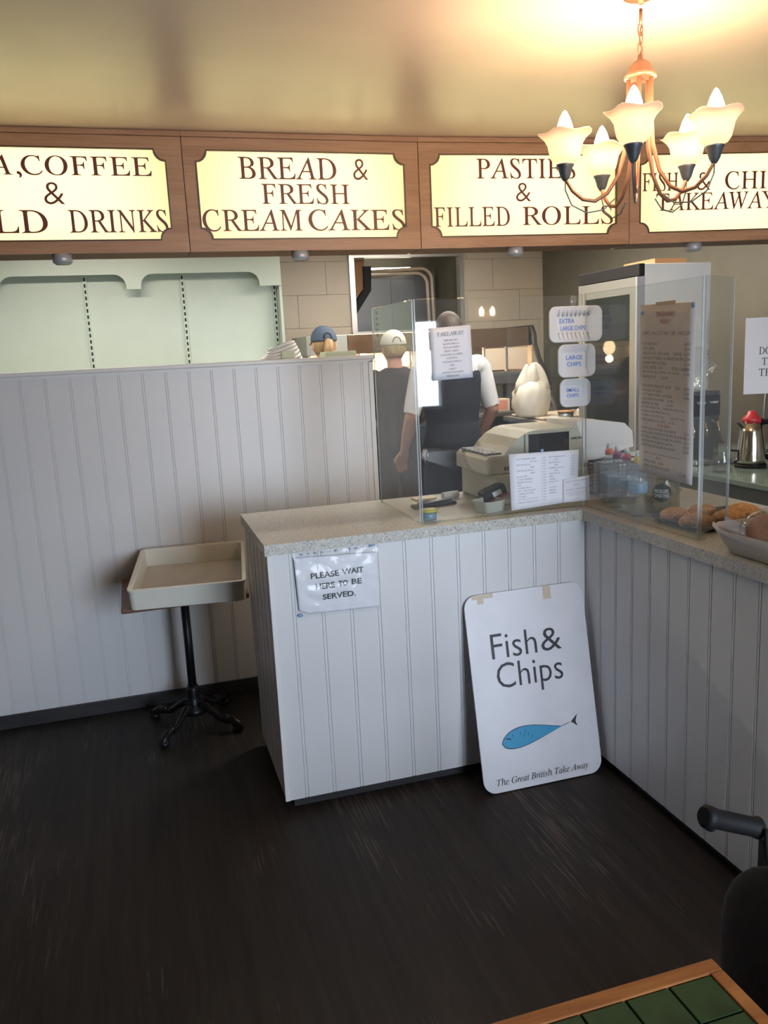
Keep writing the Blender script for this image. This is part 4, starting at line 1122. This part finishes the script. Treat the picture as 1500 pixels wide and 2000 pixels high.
# card reader with red stripe
cdr = thing('card_reader', (.87, .40, Z9), 'black card reader with a red stripe leaning by the till', 'card reader')
mb = MB().box(-.045, .045, -.03, .03, 0, .045, .008); mb.xf(Matrix.Translation((.845, .19, Z9+.028)) @ Matrix.Rotation(-.35, 4, 'Y')); mb.build('reader_body', M['black'], cdr)
MB().box(.79, .84, .16, .22, Z9, Z9+.05, .01).build('stand', M['black'], cdr)
mb = MB().box(-.046, .046, -.0312, -.030, .002, .010); mb.xf(Matrix.Translation((.845, .19, Z9+.028)) @ Matrix.Rotation(-.35, 4, 'Y')); mb.build('red_stripe', M['red'], cdr)
mb = MB().box(-.012, .022, -.0315, -.030, .016, .034); mb.xf(Matrix.Translation((.845, .19, Z9+.028)) @ Matrix.Rotation(-.35, 4, 'Y')); mb.build('white_label', M['paper'], cdr)
# frosted tub
def tub_loop(s, z, cx, cy, w, d):
    return [(cx+p[0], cy+p[1], z) for p in rrect(-w*s/2, w*s/2, -d*s/2, d*s/2, .018*s, 4)]
def open_tub(name, label, cat, cx, cy, w, d, h, m, rz=0, z=Z9):
    seq = [(.86, 0), (1, h), (1.05, h), (1.05, h-.004), (1.04, h-.004), (.98, h-.001), (.84, .003)]
    seq = [(.84, 0), (.98, h-.006), (1.06, h-.006), (1.06, h), (.97, h), (.82, .003)]
    mb = MB(); n = 0
    for s, zz in seq: lp = tub_loop(s, zz, 0, 0, w, d); n = len(lp); mb.v += lp
    for i in range(len(seq)-1):
        for k in range(n): mb.f.append((i*n+k, i*n+(k+1) % n, (i+1)*n+(k+1) % n, (i+1)*n+k)); mb.sm.append(False)
    mb.f.append(tuple(reversed(range(n)))); mb.f.append(tuple((len(seq)-1)*n+k for k in range(n))); mb.sm += [False]*2
    mb.xf(Matrix.Translation((cx, cy, z)) @ Matrix.Rotation(rz, 4, 'Z'))
    return tag(mb.build(name, m), label, cat)
open_tub('plastic_tub', 'open frosted plastic tub on the counter beside the price list', 'tub', .795, .125, .098, .085, .040, M['frost'], .35)
# dark glasses case / pen tray
pt = thing('pen_tray', (.66, .36, Z9), 'flat dark tray of pens lying on the front counter', 'tray')
mb = MB().box(-.085, .085, -.022, .022, 0, .012, .005); mb.xf(Matrix.Translation((.66, .315, Z9)) @ Matrix.Rotation(.12, 4, 'Z')); mb.build('tray_body', M['black'], pt)
for k in range(3):
    mb = MB().tube([(-.07+.01*k, -.01+.01*k, .016), (.07-.008*k, -.005+.008*k, .017)], .004, 8); mb.xf(Matrix.Translation((.66, .315, Z9)) @ Matrix.Rotation(.12, 4, 'Z')); mb.build('pen', M['steeldark'], pt)
# small striped tin
tn = thing('sticker_tin', (.565, .10, Z9), 'small round pot with a yellow rim behind the screen edge', 'pot')
MB().lathe([(0, 0), (.026, 0), (.028, .026), (0, .026)], (.563, .098, Z9), 20).build('pot', M['bottle'], tn)
MB().lathe([(0, 0), (.024, 0), (.025, .018), (0, .018)], (.563, .098, Z9+.003), 20).build('contents', M['label'], tn)
MB().lathe([(.0, 0), (.030, 0), (.030, .007), (.0, .007)], (.563, .098, Z9+.0265), 20).build('rim', mat('yellow_rim', (.62, .55, .10), .4), tn)
# till paper roll and papers
tag(MB().tube([(.735, .42, Z9+.014), (.80, .43, Z9+.014)], .0135, 16).build('till_roll', M['paper']), 'white till roll lying behind the pen tray', 'roll')
tag(MB().box(.635, .72, .44, .50, Z9, Z9+.006).build('note_pad', M['carton']), 'small cream note pad at the back of the front counter', 'pad')

# ================================================================== ON THE RIGHT COUNTER
def bottle(cx, cy, capc, label, prev=None):
    t = thing('water_bottle', (cx, cy, Z9), label, 'bottle', 'water bottles with sports caps')
    MB().lathe([(.0, 0), (.026, 0), (.029, .006), (.029, .055), (.026, .062), (.029, .070), (.029, .118), (.024, .140), (.012, .160), (.012, .168), (0, .168)], (cx, cy, Z9), 20).build('bottle_body', M['bottle'], t)
    MB().lathe([(.0293, 0), (.0296, .002), (.0296, .030), (.0293, .032)], (cx, cy, Z9+.075), 20).build('label_wrap', M['label'], t)
    MB().lathe([(0, 0), (.0145, 0), (.0145, .016), (.009, .022), (0, .022)], (cx, cy, Z9+.1685), 16).build('cap', capc, t)
    MB().lathe([(0, 0), (.0095, 0), (.0085, .014), (.006, .018), (0, .018)], (cx, cy, Z9+.1908), 12).build('sports_top', M['white'], t)
bottle(1.222, .055, mat('orange_cap', (.62, .13, .05), .4), 'water bottle with an orange cap, farthest in the row')
bottle(1.200, -.028, mat('magenta_cap', (.42, .08, .26), .4), 'water bottle with a magenta cap, second from the back')
bottle(1.188, -.105, mat('crimson_cap', (.55, .03, .12), .4), 'water bottle with a crimson cap, third from the back')
bottle(1.180, -.182, mat('yellow_cap', (.60, .45, .04), .4), 'water bottle with a yellow cap behind the menu corner')
oj = thing('onion_jar', (1.278, -.17, Z9), 'clear jar of pickled onions beside the pasty tray', 'jar')
JX, JY = 1.278, -.170
MB().lathe([(0, 0), (.052, 0), (.056, .008), (.056, .115), (.048, .130), (.044, .135), (0, .135)], (JX, JY, Z9), 28).build('jar_body', M['vinegar'], oj)
mb = MB(); random.seed(4)
for k in range(26):
    a = random.random()*6.28; r = .036*math.sqrt(random.random()); mb.ball((JX+r*math.cos(a), JY+r*math.sin(a), Z9+.016+random.random()*.062), .0125, 8, 6)
mb.build('onions', mat('pickled_onion', (.45, .36, .16), .4), oj)['kind'] = 'stuff'
MB().lathe([(0, 0), (.047, 0), (.047, .014), (0, .014)], (JX, JY, Z9+.1355), 24).build('lid', M['white'], oj)
D = Vector((-.34758-JX, -2.46886-JY, 0)).normalized(); RJ = Vector((-D.y, D.x, 0))
def JL(u, v, rr=.0566):
    a = u/rr; n = D*math.cos(a)+RJ*math.sin(a); return Vector((JX, JY, 0))+n*rr+Vector((0, 0, v))
mb = MB(); pts = [JL(.030*math.cos(k*2*PI/24), Z9+.070+.030*math.sin(k*2*PI/24), .0568) for k in range(24)]
mb.add(pts+[JL(0, Z9+.07, .0568)], [(k, (k+1) % 24, 24) for k in range(24)]); mb.build('round_label', M['labeldark'], oj)
mb = MB()
for s, a, b, c, d in (('PICKLED', -.022, .022, .070, .082), ('ONIONS', -.024, .024, .054, .068)):
    tmp = put_text(MB(), s, (0, 0, 0), (1, 0, 0), (0, 1, 0), a, b, c, d, .01, res=1)
    mb.add([JL(p[0], Z9+p[1], .0574) for p in tmp.v], tmp.f)
mb.build('lettering', M['paper'], oj, fix=False)
# baking tray with rolls
bt = open_tub('baking_tray', 'dark baking tray of breadcrumbed pasties behind the right screen', 'tray', 1.335, -.375, .31, .225, .014, M['traydark'], 0)
def rollf(p): return Vector((p.x, p.y, max(p.z, -.012)))+p.normalized()*noise.noise(p*30)*.004
for i, (x, y, a, lb) in enumerate(((1.225, -.315, .3, 'crumbed pasty at the back left of the baking tray'), (1.222, -.425, -.2, 'largest crumbed pasty at the tray front by the screen'), (1.325, -.315, .5, 'crumbed pasty in the middle of the tray back row'), (1.340, -.420, .1, 'crumbed pasty at the tray front, second from the screen'), (1.435, -.37, -1.2, 'crumbed pasty at the far end of the baking tray'))):
    mb = MB().ball((0, 0, 0), (.055, .040, .026), 22, 14, rollf); mb.xf(Matrix.Translation((x, y, Z9+.0165)) @ Matrix.Rotation(a, 4, 'Z'))
    tag(mb.build('pasty', M['roll']), lb, 'pasty', 'crumbed pasties on the baking tray')
# paper lined tray of bread
TX0, TX1, TY0, TY1 = 1.085, 1.46, -1.15, -.655
bp_ = thing('bread_tray', ((TX0+TX1)/2, (TY0+TY1)/2, Z9), 'white paper-lined tray at the front end of the right counter', 'tray')
def trayw(s, z, k=1.0, wav=0.):
    out = []
    for i, p in enumerate(rrect(-.5, .5, -.5, .5, .12, 8)):
        out.append(((TX0+TX1)/2+p[0]*(TX1-TX0)*s, (TY0+TY1)/2+p[1]*(TY1-TY0)*s, z+wav*math.sin(i*1.9)+wav*.6*math.sin(i*.7)))
    return out
seq = [(.90, Z9, 0), (.97, Z9+.03, 0), (1.05, Z9+.066, .004), (1.055, Z9+.066, .004), (.97, Z9+.033, 0), (.88, Z9+.004, 0)]
mb = MB(); n = 0
for s, z, wv in seq: lp = trayw(s, z, 1, wv); n = len(lp); mb.v += lp
for i in range(len(seq)-1):
    for k in range(n): mb.f.append((i*n+k, i*n+(k+1) % n, (i+1)*n+(k+1) % n, (i+1)*n+k)); mb.sm.append(True)
mb.f.append(tuple(reversed(range(n)))); mb.f.append(tuple((len(seq)-1)*n+k for k in range(n))); mb.sm += [False]*2
mb.build('lining_paper', M['greaseproof'], bp_)
def loaf(cx, cy, label, rz, txt=None, s=1.0):
    t = thing('wrapped_loaf', (0, 0, 0), label, 'bread', 'wrapped loaves in the bread tray')
    def lf(p): return Vector((p.x, p.y*(1+.06*math.sin(p.x*40)), max(p.z, -.042)))+p.normalized()*noise.noise(p*16)*.006
    MB().ball((0, 0, .050), (.115*s, .055*s, .064*s), 26, 16, lf).build('loaf', M['bread'], t)
    def wf(p): return Vector((p.x, p.y, max(p.z, -.045)))+p.normalized()*noise.noise(p*26+Vector((2, 0, 0)))*.012
    w_ = MB().ball((0, 0, .052), (.128*s, .064*s, .073*s), 28, 18, wf); w_.build('cellophane', M['clearbag'], t)
    mb = MB().sheet(lambda u, v: (-.155*s+.05*u-.01, (v-.5)*.07*(1.1-u*.3)+.01*math.sin(v*9), .045+.025*math.sin(v*5)+.02*(1-u)), 8, 10, .0008); mb.build('twisted_end', M['clearbag'], t)
    if txt:
        MB().sheet(lambda u, v: (-.045+.075*u, -.070+.006*v, .012+.036*v), 4, 4, .0006).build('price_label', M['paper'], t)
        mb = MB(); put_text(mb, txt, (-.030, -.0712, .012), (1, 0, 0), (0, 0, 1), .018, .056, .006, .020, .02); mb.build('lettering', M['ink'], t, fix=False)
    t.location = (cx, cy, Z9+.008); t.rotation_euler = (0, 0, rz); return t
loaf(1.215, -.815, 'cellophane-wrapped brown loaf with a white price label', -.75, 'SEEDED')
loaf(1.345, -.985, 'unlabelled cellophane-wrapped brown loaf nearer the front end of the tray', -.75, None, 1.0)

# ================================================================== NOTICE ON THE COUNTER FACE
wn = thing('notice', (.21, -.004, .65), 'crumpled plastic-sleeved notice asking to please wait here to be served', 'notice')
def WF(u, v):
    x = .084+.262*u+(.0-.007*v)*(1-u)+.002*u*v; z = .663+.186*v-.008*u*(1-v)-.012*u*v
    if u < .12 and v < .10: z += .014*(1-u/.12)*(1-v/.10)
    n = noise.noise(Vector((u*5, v*4, 1)))*.006+noise.noise(Vector((u*14, v*11, 3)))*.0018
    return (x, -.0075-abs(n)-.003*math.sin(v*PI), z)
MB().sheet(WF, 36, 26, .0005).build('paper_sheet', M['paper'], wn)
slv = mat_clear('plastic_sleeve', (.98, .98, .98), 1.36, .10, .03)
def SF(u, v):
    x = .076+.274*u; z = .655+.212*v-.010*u
    n = noise.noise(Vector((u*7, v*6, 7)))*.0045+noise.noise(Vector((u*18, v*13, 5)))*.0016
    w0 = WF(max(0, min(1, u)), max(0, min(1, v)))
    return (x, min(-.0045, w0[1]-.0022-abs(n)*.6), z)
MB().sheet(SF, 44, 34).build('plastic_sleeve', slv, wn)
mb = MB()
for s, u0, u1, v0, v1 in (('PLEASE', .175, .515, .635, .735), ('WAIT', .555, .815, .645, .745), ('HERE', .225, .455, .440, .540), ('TO', .50, .615, .445, .545), ('BE', .66, .785, .450, .550), ('SERVED.', .295, .70, .245, .345)):
    tmp = put_text(MB(), s, (0, 0, 0), (1, 0, 0), (0, 1, 0), u0, u1, v0, v1, .023)
    sh = .055
    mb.add([Vector(WF(p[0], p[1]+sh*(p[0]-.5)))+Vector((0, -.0012, 0)) for p in tmp.v], tmp.f)
mb.build('lettering', M['ink'], wn, fix=False)
for (u, v) in ((.04, .03), (.93, 1.02)):
    p = SF(u, v); MB().ball((p[0], -.005, p[2]), (.009, .003, .006), 8, 6).build('tack', M['tack'], wn)
mb = MB()
for k in range(11): mb.box(.10+k*.022, .108+k*.022, -.0068, -.0060, .853, .858)
mb.build('punched_holes', M['inkgrey2'], wn)

# ================================================================== FISH & CHIPS BOARD
lean = Vector((0, .139, .640)).normalized(); up_ = lean; nrm = Vector((1, 0, 0)).cross(lean).normalized()   # nrm faces viewer side (-Y)
P0 = Vector((.633, -.150, .004))
TB = Matrix(((1, nrm.x, up_.x, P0.x), (0, nrm.y, up_.y, P0.y), (0, nrm.z, up_.z, P0.z), (0, 0, 0, 1)))   # local x right, y towards viewer, z up the board
bd = thing('sign_board', (P0.x+.22, P0.y, 0), 'white fish and chips board with a blue fish leaning in the corner', 'sign')
MB().prism(rrect(0, .440, 0, .660, .045, 8), 'y', -.005, 0).xf(TB).build('board_panel', M['board'], bd)
mb = MB()
put_text(mb, 'Fish', TB @ Vector((0, .0010, 0)), (1, 0, 0), up_, .079, .246, .439, .523, -.006)
put_text(mb, '&', TB @ Vector((0, .0010, 0)), (1, 0, 0), up_, .262, .338, .440, .517, -.006)
mb2 = MB(); put_text(mb2, 'Chips', TB @ Vector((0, .0010, 0)), (1, 0, 0), up_, .088, .332, .312, .424, -.006); mb.add(mb2.v, mb2.f)
put_text(mb, ital('The Great British Take Away'), TB @ Vector((0, .0010, 0)), (1, 0, 0), up_, .046, .387, .016, .046, .004)
mb.build('lettering', M['ink'], bd, fix=False)
fish = []
for i in range(25):
    k = i/24; x = .079+.228*k; fish.append((x, .158+.026*k*0+.040*math.sin(PI*min(1, k**.62))*(1-.1*k)+.022*k))
for i in range(1, 24):
    k = 1-i/24; x = .079+.228*k; fish.append((x, .158-.030*math.sin(PI*min(1, k**.55))+.022*k))
def flat(poly, z0, z1): return MB().prism(poly, 'y', z0, z1).xf(TB)
flat([(a, b) for a, b in fish], .0004, .0010).build('fish_outline', M['ink'], bd)
cx_ = sum(a for a, b in fish)/len(fish); cz_ = sum(b for a, b in fish)/len(fish)
flat([(cx_+(a-cx_)*.978, cz_+(b-cz_)*.93) for a, b in fish], .0010, .0014).build('fish_body', M['fishblue'], bd)
mb = MB()
for (a, b) in ((.118, .178), (.148, .182), (.160, .170), (.176, .176), (.188, .167), (.165, .185)):
    mb.prism([(a, b-.006), (a+.003, b-.004), (a+.004, b+.004), (a+.001, b+.007), (a+.0025, b)], 'y', .0014, .0018)
mb.prism([(.092, .172), (.112, .166), (.116, .169), (.100, .174)], 'y', .0014, .0017)
mb.prism([(.305, .179), (.335, .187), (.335, .1885), (.305, .181)], 'y', .0004, .0010)
mb.prism([(.340, .188), (.366, .211), (.358, .188), (.364, .170), (.351, .181)], 'y', .0004, .0010)
mb.xf(TB).build('fish_marks', M['ink'], bd)
for (a, b, c, d) in ((.030, .105, .645, .659), (.048, .070, .628, .646), (.290, .318, .615, .659)):
    MB().box(a, b, .0003, .0012, c, d).xf(TB).build('tape_remnant', M['tape'], bd)

# ================================================================== PEDESTAL TABLE AND CRATE
TCX, TCY = -.232, .80
tb = thing('pedestal_table', (TCX, TCY, 0), 'brown topped bistro table on a black cast iron pedestal', 'table')
MB().box(-.466, .004, .604, 1.045, .560, .582, .005).build('table_top', M['tabletop'], tb)
MB().tube([(TCX, TCY, .115), (TCX, TCY, .559)], .0165, 16).build('column', M['iron'], tb)
MB().lathe([(0, 0), (.05, 0), (.045, .02), (.028, .035), (.022, .07), (.026, .10), (.020, .118), (0, .118)], (TCX, TCY, .055), 18).build('base_collar', M['iron'], tb)
MB().lathe([(0, 0), (.06, .0), (.05, .008), (0, .01)], (TCX, TCY, .549), 16).build('top_plate', M['iron'], tb)
for k in range(4):
    a = PI/4+.09+k*PI/2; c, s = math.cos(a), math.sin(a)
    def q(r, z): return (TCX+r*c, TCY+r*s, z)
    mb = MB().tube([q(.02, .085), q(.05, .090), (q(.085, .070)), q(.12, .045), q(.15, .040), q(.175, .045), q(.20, .030), q(.225, .012)], [.014, .016, .013, .012, .014, .016, .017, .010], 12)
    mb.ball(q(.205, .014), (.022, .022, .014), 12, 8); mb.ball(q(.15, .052), (.014, .014, .014), 10, 8)
    mb.build('leg', M['iron'], tb)
# crate
cx0, cx1, cy0, cy1, cz0, cz1 = -.440, -.014, .532, 1.036, .583, .664
cr_ = thing('bread_crate', ((cx0+cx1)/2, (cy0+cy1)/2, cz0), 'shallow cream plastic crate on the pedestal table', 'crate')
def bl(ins, z): return [(cx0+ins, cy0+ins, z), (cx1-ins, cy0+ins, z), (cx1-ins, cy1-ins, z), (cx0+ins, cy1-ins, z)]
def crl(ins, z, r=.02): return [(p[0], p[1], z) for p in rrect(cx0+ins, cx1-ins, cy0+ins, cy1-ins, r, 4)]
seq = [(.012, cz0, .018), (.006, cz0+.004, .02), (.004, cz1-.008, .02), (.0, cz1-.007, .022), (.0, cz1, .022), (.014, cz1, .014), (.016, cz1-.006, .014), (.020, cz0+.008, .012)]
mb = MB(); n = 0
for ins, z, r in seq: lp = crl(ins, z, r); n = len(lp); mb.v += lp
for i in range(len(seq)-1):
    for k in range(n): mb.f.append((i*n+k, i*n+(k+1) % n, (i+1)*n+(k+1) % n, (i+1)*n+k)); mb.sm.append(False)
mb.f.append(tuple(reversed(range(n)))); mb.sm.append(False)
TL = Matrix.Translation((-.224, .532, 0)) @ Matrix.Rotation(-.125, 4, 'Z') @ Matrix.Translation((.224, -.532, 0)) @ Matrix.Translation((0, .604, .5845)) @ Matrix.Rotation(.085, 4, 'X') @ Matrix.Translation((0, -.604, -.583))
mb.xf(TL).build('crate_body', M['crate'], cr_)
MB().prism([(p[0], p[1]) for p in crl(.0195, 0, .012)], 'z', cz0+.004, cz0+.009).xf(TL).build('crate_floor', M['crateinside'], cr_)

# ================================================================== THINGS ON THE PARTITION SHELF
cb = thing('cable_coil', (.33, 1.22, PT-.012), 'coil of white cable with a pale tag lying behind the partition top', 'cable')
for k in range(6):
    r = .085-.006*k; c0 = Vector((.305, 1.235, PT-.012+.012))
    pts = [c0+Vector((r*math.cos(a), r*.75*math.sin(a), .004+.010*k+.018*math.sin(a+.4*k))) for a in [i*2*PI/28 for i in range(28)]]
    MB().tube(pts, .0072, 8, closed=True).build('loop', M['white'], cb)
MB().box(.29, .345, 1.145, 1.150, PT+.002, PT+.034).build('tag', M['green'], cb)
cl = MB().box(.49, .63, 1.17, 1.30, PT-.011, PT+.022, .006)
tag(cl.build('folded_cloth', M['green']), 'pale green folded cloth on the shelf behind the partition end', 'cloth')

# ================================================================== CHANDELIER
CX, CY, CZ = 1.017, -.418, 1.930
def chandelier(cx, cy, label):
    t = thing('chandelier', (cx, cy, ZC), label, 'chandelier')
    MB().lathe([(0, 0), (.008, 0), (.010, .010), (.014, .014), (.045, .0175), (0, .0175)], (cx, cy, ZC-.018), 20).build('ceiling_rose', M['copper'], t)
    MB().tube([(cx, cy, ZC-.03), (cx, cy, 2.262)], .0045, 10).build('cord', M['copper'], t)
    zc = 2.268
    for k in range(4):
        pts = []
        for i in range(14):
            a = i*2*PI/14; u = .0068*math.cos(a); v = .0165*math.sin(a)
            if k % 2 == 0: pts.append((cx+u, cy+.0015, zc-.0165-k*.0235+v))
            else: pts.append((cx+.0015, cy+u, zc-.0165-k*.0235+v))
        MB().tube(pts, .0017, 6, closed=True).build('chain_link', M['copper'], t)
    MB().tube([(cx+.003, cy, 2.262), (cx-.006, cy-.003, 2.235), (cx+.006, cy+.003, 2.205), (cx-.004, cy, 2.185), (cx, cy, 2.172)], .0018, 6).build('flex', M['copper'], t)
    MB().lathe([(0, .050), (.0065, .050), (.0075, .038), (.016, .034), (.028, .022), (.035, .006), (.041, .002), (.042, -.006), (.036, -.010), (0, -.010)], (cx, cy, 2.140), 28).build('hub', M['copper'], t)
    r = .197
    for k in range(5):
        a = 2.7955+k*2*PI/5; c, s = math.cos(a), math.sin(a)
        def q(rr, z): return (cx+rr*c, cy+rr*s, z)
        arm = [q(.030, 2.132), q(.030, 2.04), q(.036, 1.965), q(.055, 1.895), q(.085, 1.850), q(.118, 1.832), q(.150, 1.838), q(.178, 1.862), q(.193, 1.888), q(.197, 1.902)]
        MB().tube(arm, [(.0062, .0062)]*3+[.0052]*7, 10).build('arm', M['copper'], t)
        MB().tube([q(.197, 1.90), q(.197, 1.865), q(.180, 1.825), q(.140, 1.803), q(.095, 1.808), q(.065, 1.835)], .0020, 6).build('wire_scroll', M['pewter'], t)
        cu = MB().lathe([(0, 0), (.006, 0), (.010, .006), (.0135, .012), (.020, .034), (.024, .040), (.024, .043), (0, .043)], q(r, CZ-.042), 20).build('cup', M['pewter'], t)
        def ruf(an, rr, z):
            f = max(0, (z-.052)/.03); return (rr*(1+.07*f*math.sin(5*an+k)), z+.0045*f*math.sin(5*an+k+.6))
        o = MB().lathe([(.018, .0), (.032, .006), (.040, .018), (.0435, .034), (.047, .050), (.055, .063), (.066, .073), (.070, .076), (.0685, .0775), (.053, .0655), (.0445, .050), (.041, .034), (.0375, .019), (.030, .0085), (.016, .002)], q(r, CZ+.0015), 30, ruf)
        o.build('shade', M['shade'], t)
        bz = CZ+.003
        MB().lathe([(0, .0), (.011, .0), (.012, .030), (.018, .050), (.0225, .070), (.021, .092), (.0135, .114), (.005, .130), (0, .134)], q(r, bz), 16).build('candle_bulb', M['bulb'], t)
        point('chandelier_lamp', q(r, CZ+.150), CH_W, (1, .68, .38), .012)
    return t
CH_W = 3.0
chandelier(CX, CY, 'five-arm chandelier with frosted tulip shades and lit candle bulbs')
# wall light behind the viewer, seen mirrored in the screen
wl = thing('wall_light', (2.62, REAR+.02, 1.72), 'two-candle wall light on the rear wall beside the door', 'light')
MB().box(2.58, 2.66, REAR+.0, REAR+.015, 1.66, 1.76, .004).build('back_plate', M['copper'], wl)
for sx in (-1, 1):
    MB().tube([(2.62, REAR+.015, 1.70), (2.62+sx*.03, REAR+.06, 1.67), (2.62+sx*.05, REAR+.08, 1.69), (2.62+sx*.05, REAR+.08, 1.72)], .005, 8).build('arm', M['copper'], wl)
    MB().lathe([(0, .0), (.014, .0), (.02, .03), (.017, .05), (.006, .07), (0, .074)], (2.62+sx*.05, REAR+.08, 1.72), 14).build('candle_bulb', M['bulbweak'], wl)

# ================================================================== TILED TABLE (foreground)
gx1, gy1, gz = .336, -1.631, .62
gt = thing('tiled_table', (-.1, -1.95, 0), 'green tiled table with an orange wood edge in the foreground', 'table')
nx, ny, tw = 9, 6, .0655
bx0_, by0_ = gx1-.020-nx*tw, gy1-.024-ny*tw
fx0_, fy0_ = bx0_-.022, by0_-.022
for (a, b, c, d) in ((fx0_, gx1, gy1-.023, gy1), (fx0_, gx1, fy0_, by0_), (fx0_, bx0_, by0_, gy1-.023), (gx1-.0205, gx1, by0_, gy1-.023)):
    MB().box(a, b, c, d, gz-.032, gz, .002).build('wood_edge', M['tablewood'], gt)
MB().box(bx0_, gx1-.0205, by0_, gy1-.023, gz-.03, gz-.0055).build('grout_bed', M['grout'], gt)
proto = None
for i in range(nx):
    for j in range(ny):
        x = gx1-.0205-(i+1)*tw; y = gy1-.0235-(j+1)*tw
        if proto is None:
            proto = MB().box(x+.0015, x+tw-.0015, y+.0015, y+tw-.0015, gz-.0055, gz-.0015, .0012).build('tile', M['tile'], gt); p0 = (x, y)
        else: like(proto, 'tile', (x-p0[0], y-p0[1], 0), gt)
gcx, gcy = (fx0_+gx1)/2, (fy0_+gy1)/2
MB().tube([(gcx, gcy, .05), (gcx, gcy, gz-.033)], .022, 14).build('column', M['iron'], gt)
for k in range(4):
    a = PI/4+k*PI/2; c, s = math.cos(a), math.sin(a)
    MB().tube([(gcx+.02*c, gcy+.02*s, .08), (gcx+.1*c, gcy+.1*s, .05), (gcx+.22*c, gcy+.22*s, .014)], [.018, .016, .012], 10).build('leg', M['iron'], gt)

# ================================================================== WHEELCHAIR (right edge)
wc = thing('wheelchair', (0, 0, 0), 'black wheelchair with a foam push grip at the right edge', 'wheelchair')
# local frame: +X is the direction the chair faces; local origin on the floor under the backrest
HWc = .19
for sy in (-1, 1):
    y = sy*HWc
    MB().tube([(.01, y, .14), (.01, y, .58), (.006, y, .615), (-.012, y, .637)], .0105, 12).build('back_post', M['black'], wc)
    g = MB().tube([(-.008, y, .638), (-.014, y, .640), (-.024, y, .644), (-.095, y, .674), (-.108, y, .680), (-.118, y, .684), (-.123, y, .686)], [.014, .0190, .0165, .0165, .0185, .0195, .014], 16)
    g.ball((-.110, y, .668), (.010, .013, .012), 10, 8); g.build('push_grip', M['black'], wc)
    MB().tube([(.01, y, .36), (.36, y, .36), (.39, y, .20), (.40, y, .10)], .011, 10).build('side_frame', M['black'], wc)
    MB().box(.03, .32, y-.022, y+.022, .54, .565, .008).build('armrest', M['blackcloth'], wc)
    for name, x0, r in (('wheel', .02, .13), ('caster', .40, .075)):
        wo = MB().tube([(x0+(r-.014)*math.cos(a), y, r+(r-.014)*math.sin(a)) for a in [i*2*PI/28 for i in range(28)]], .014, 8, closed=True).build(name, M['black'], wc)
        MB().tube([(x0, y-.02, r), (x0, y+.02, r)], r*.55, 18).build('wheel_disc', M['steeldark'], wo)
MB().sheet(lambda u, v: (.0+.02*math.sin(PI*u), -HWc+2*HWc*u, .36+.26*v), 8, 6, .012).build('backrest', M['blackcloth'], wc)
MB().box(.03, .36, -HWc+.01, HWc-.01, .36, .39, .01).build('seat', M['blackcloth'], wc)
wc.location = (.602, -1.615, 0)
bg_ = thing('backpack', (0, 0, 0), 'bulging black bag hanging on the back of the wheelchair', 'bag')
def bgf(p):
    e = 2.6; q = Vector((p.x, p.y, p.z)); m = max(1e-6, (abs(q.x/.036)**e+abs(q.y/.205)**e+abs(q.z/.205)**e)**(1/e)); L0 = ((q.x/.036)**2+(q.y/.205)**2+(q.z/.205)**2)**.5
    q *= L0/m; L0 = m
    if q.z > .08: q.x += (q.z-.08)*.12
    return q*(L0/m)+q.normalized()*noise.noise(q*6+Vector((1, 7, 3)))*.010
MB().ball((-.060, 0.0, .432), (.036, .205, .215), 32, 24, bgf).build('bag_body', M['blackcloth'], bg_)
for sy in (-1, 1): MB().tube([(-.012, sy*.17, .648), (-.016, sy*.165, .64), (-.016, sy*.16, .60)], .005, 8).build('strap', M['blackcloth'], bg_)
bg_.location = wc.location
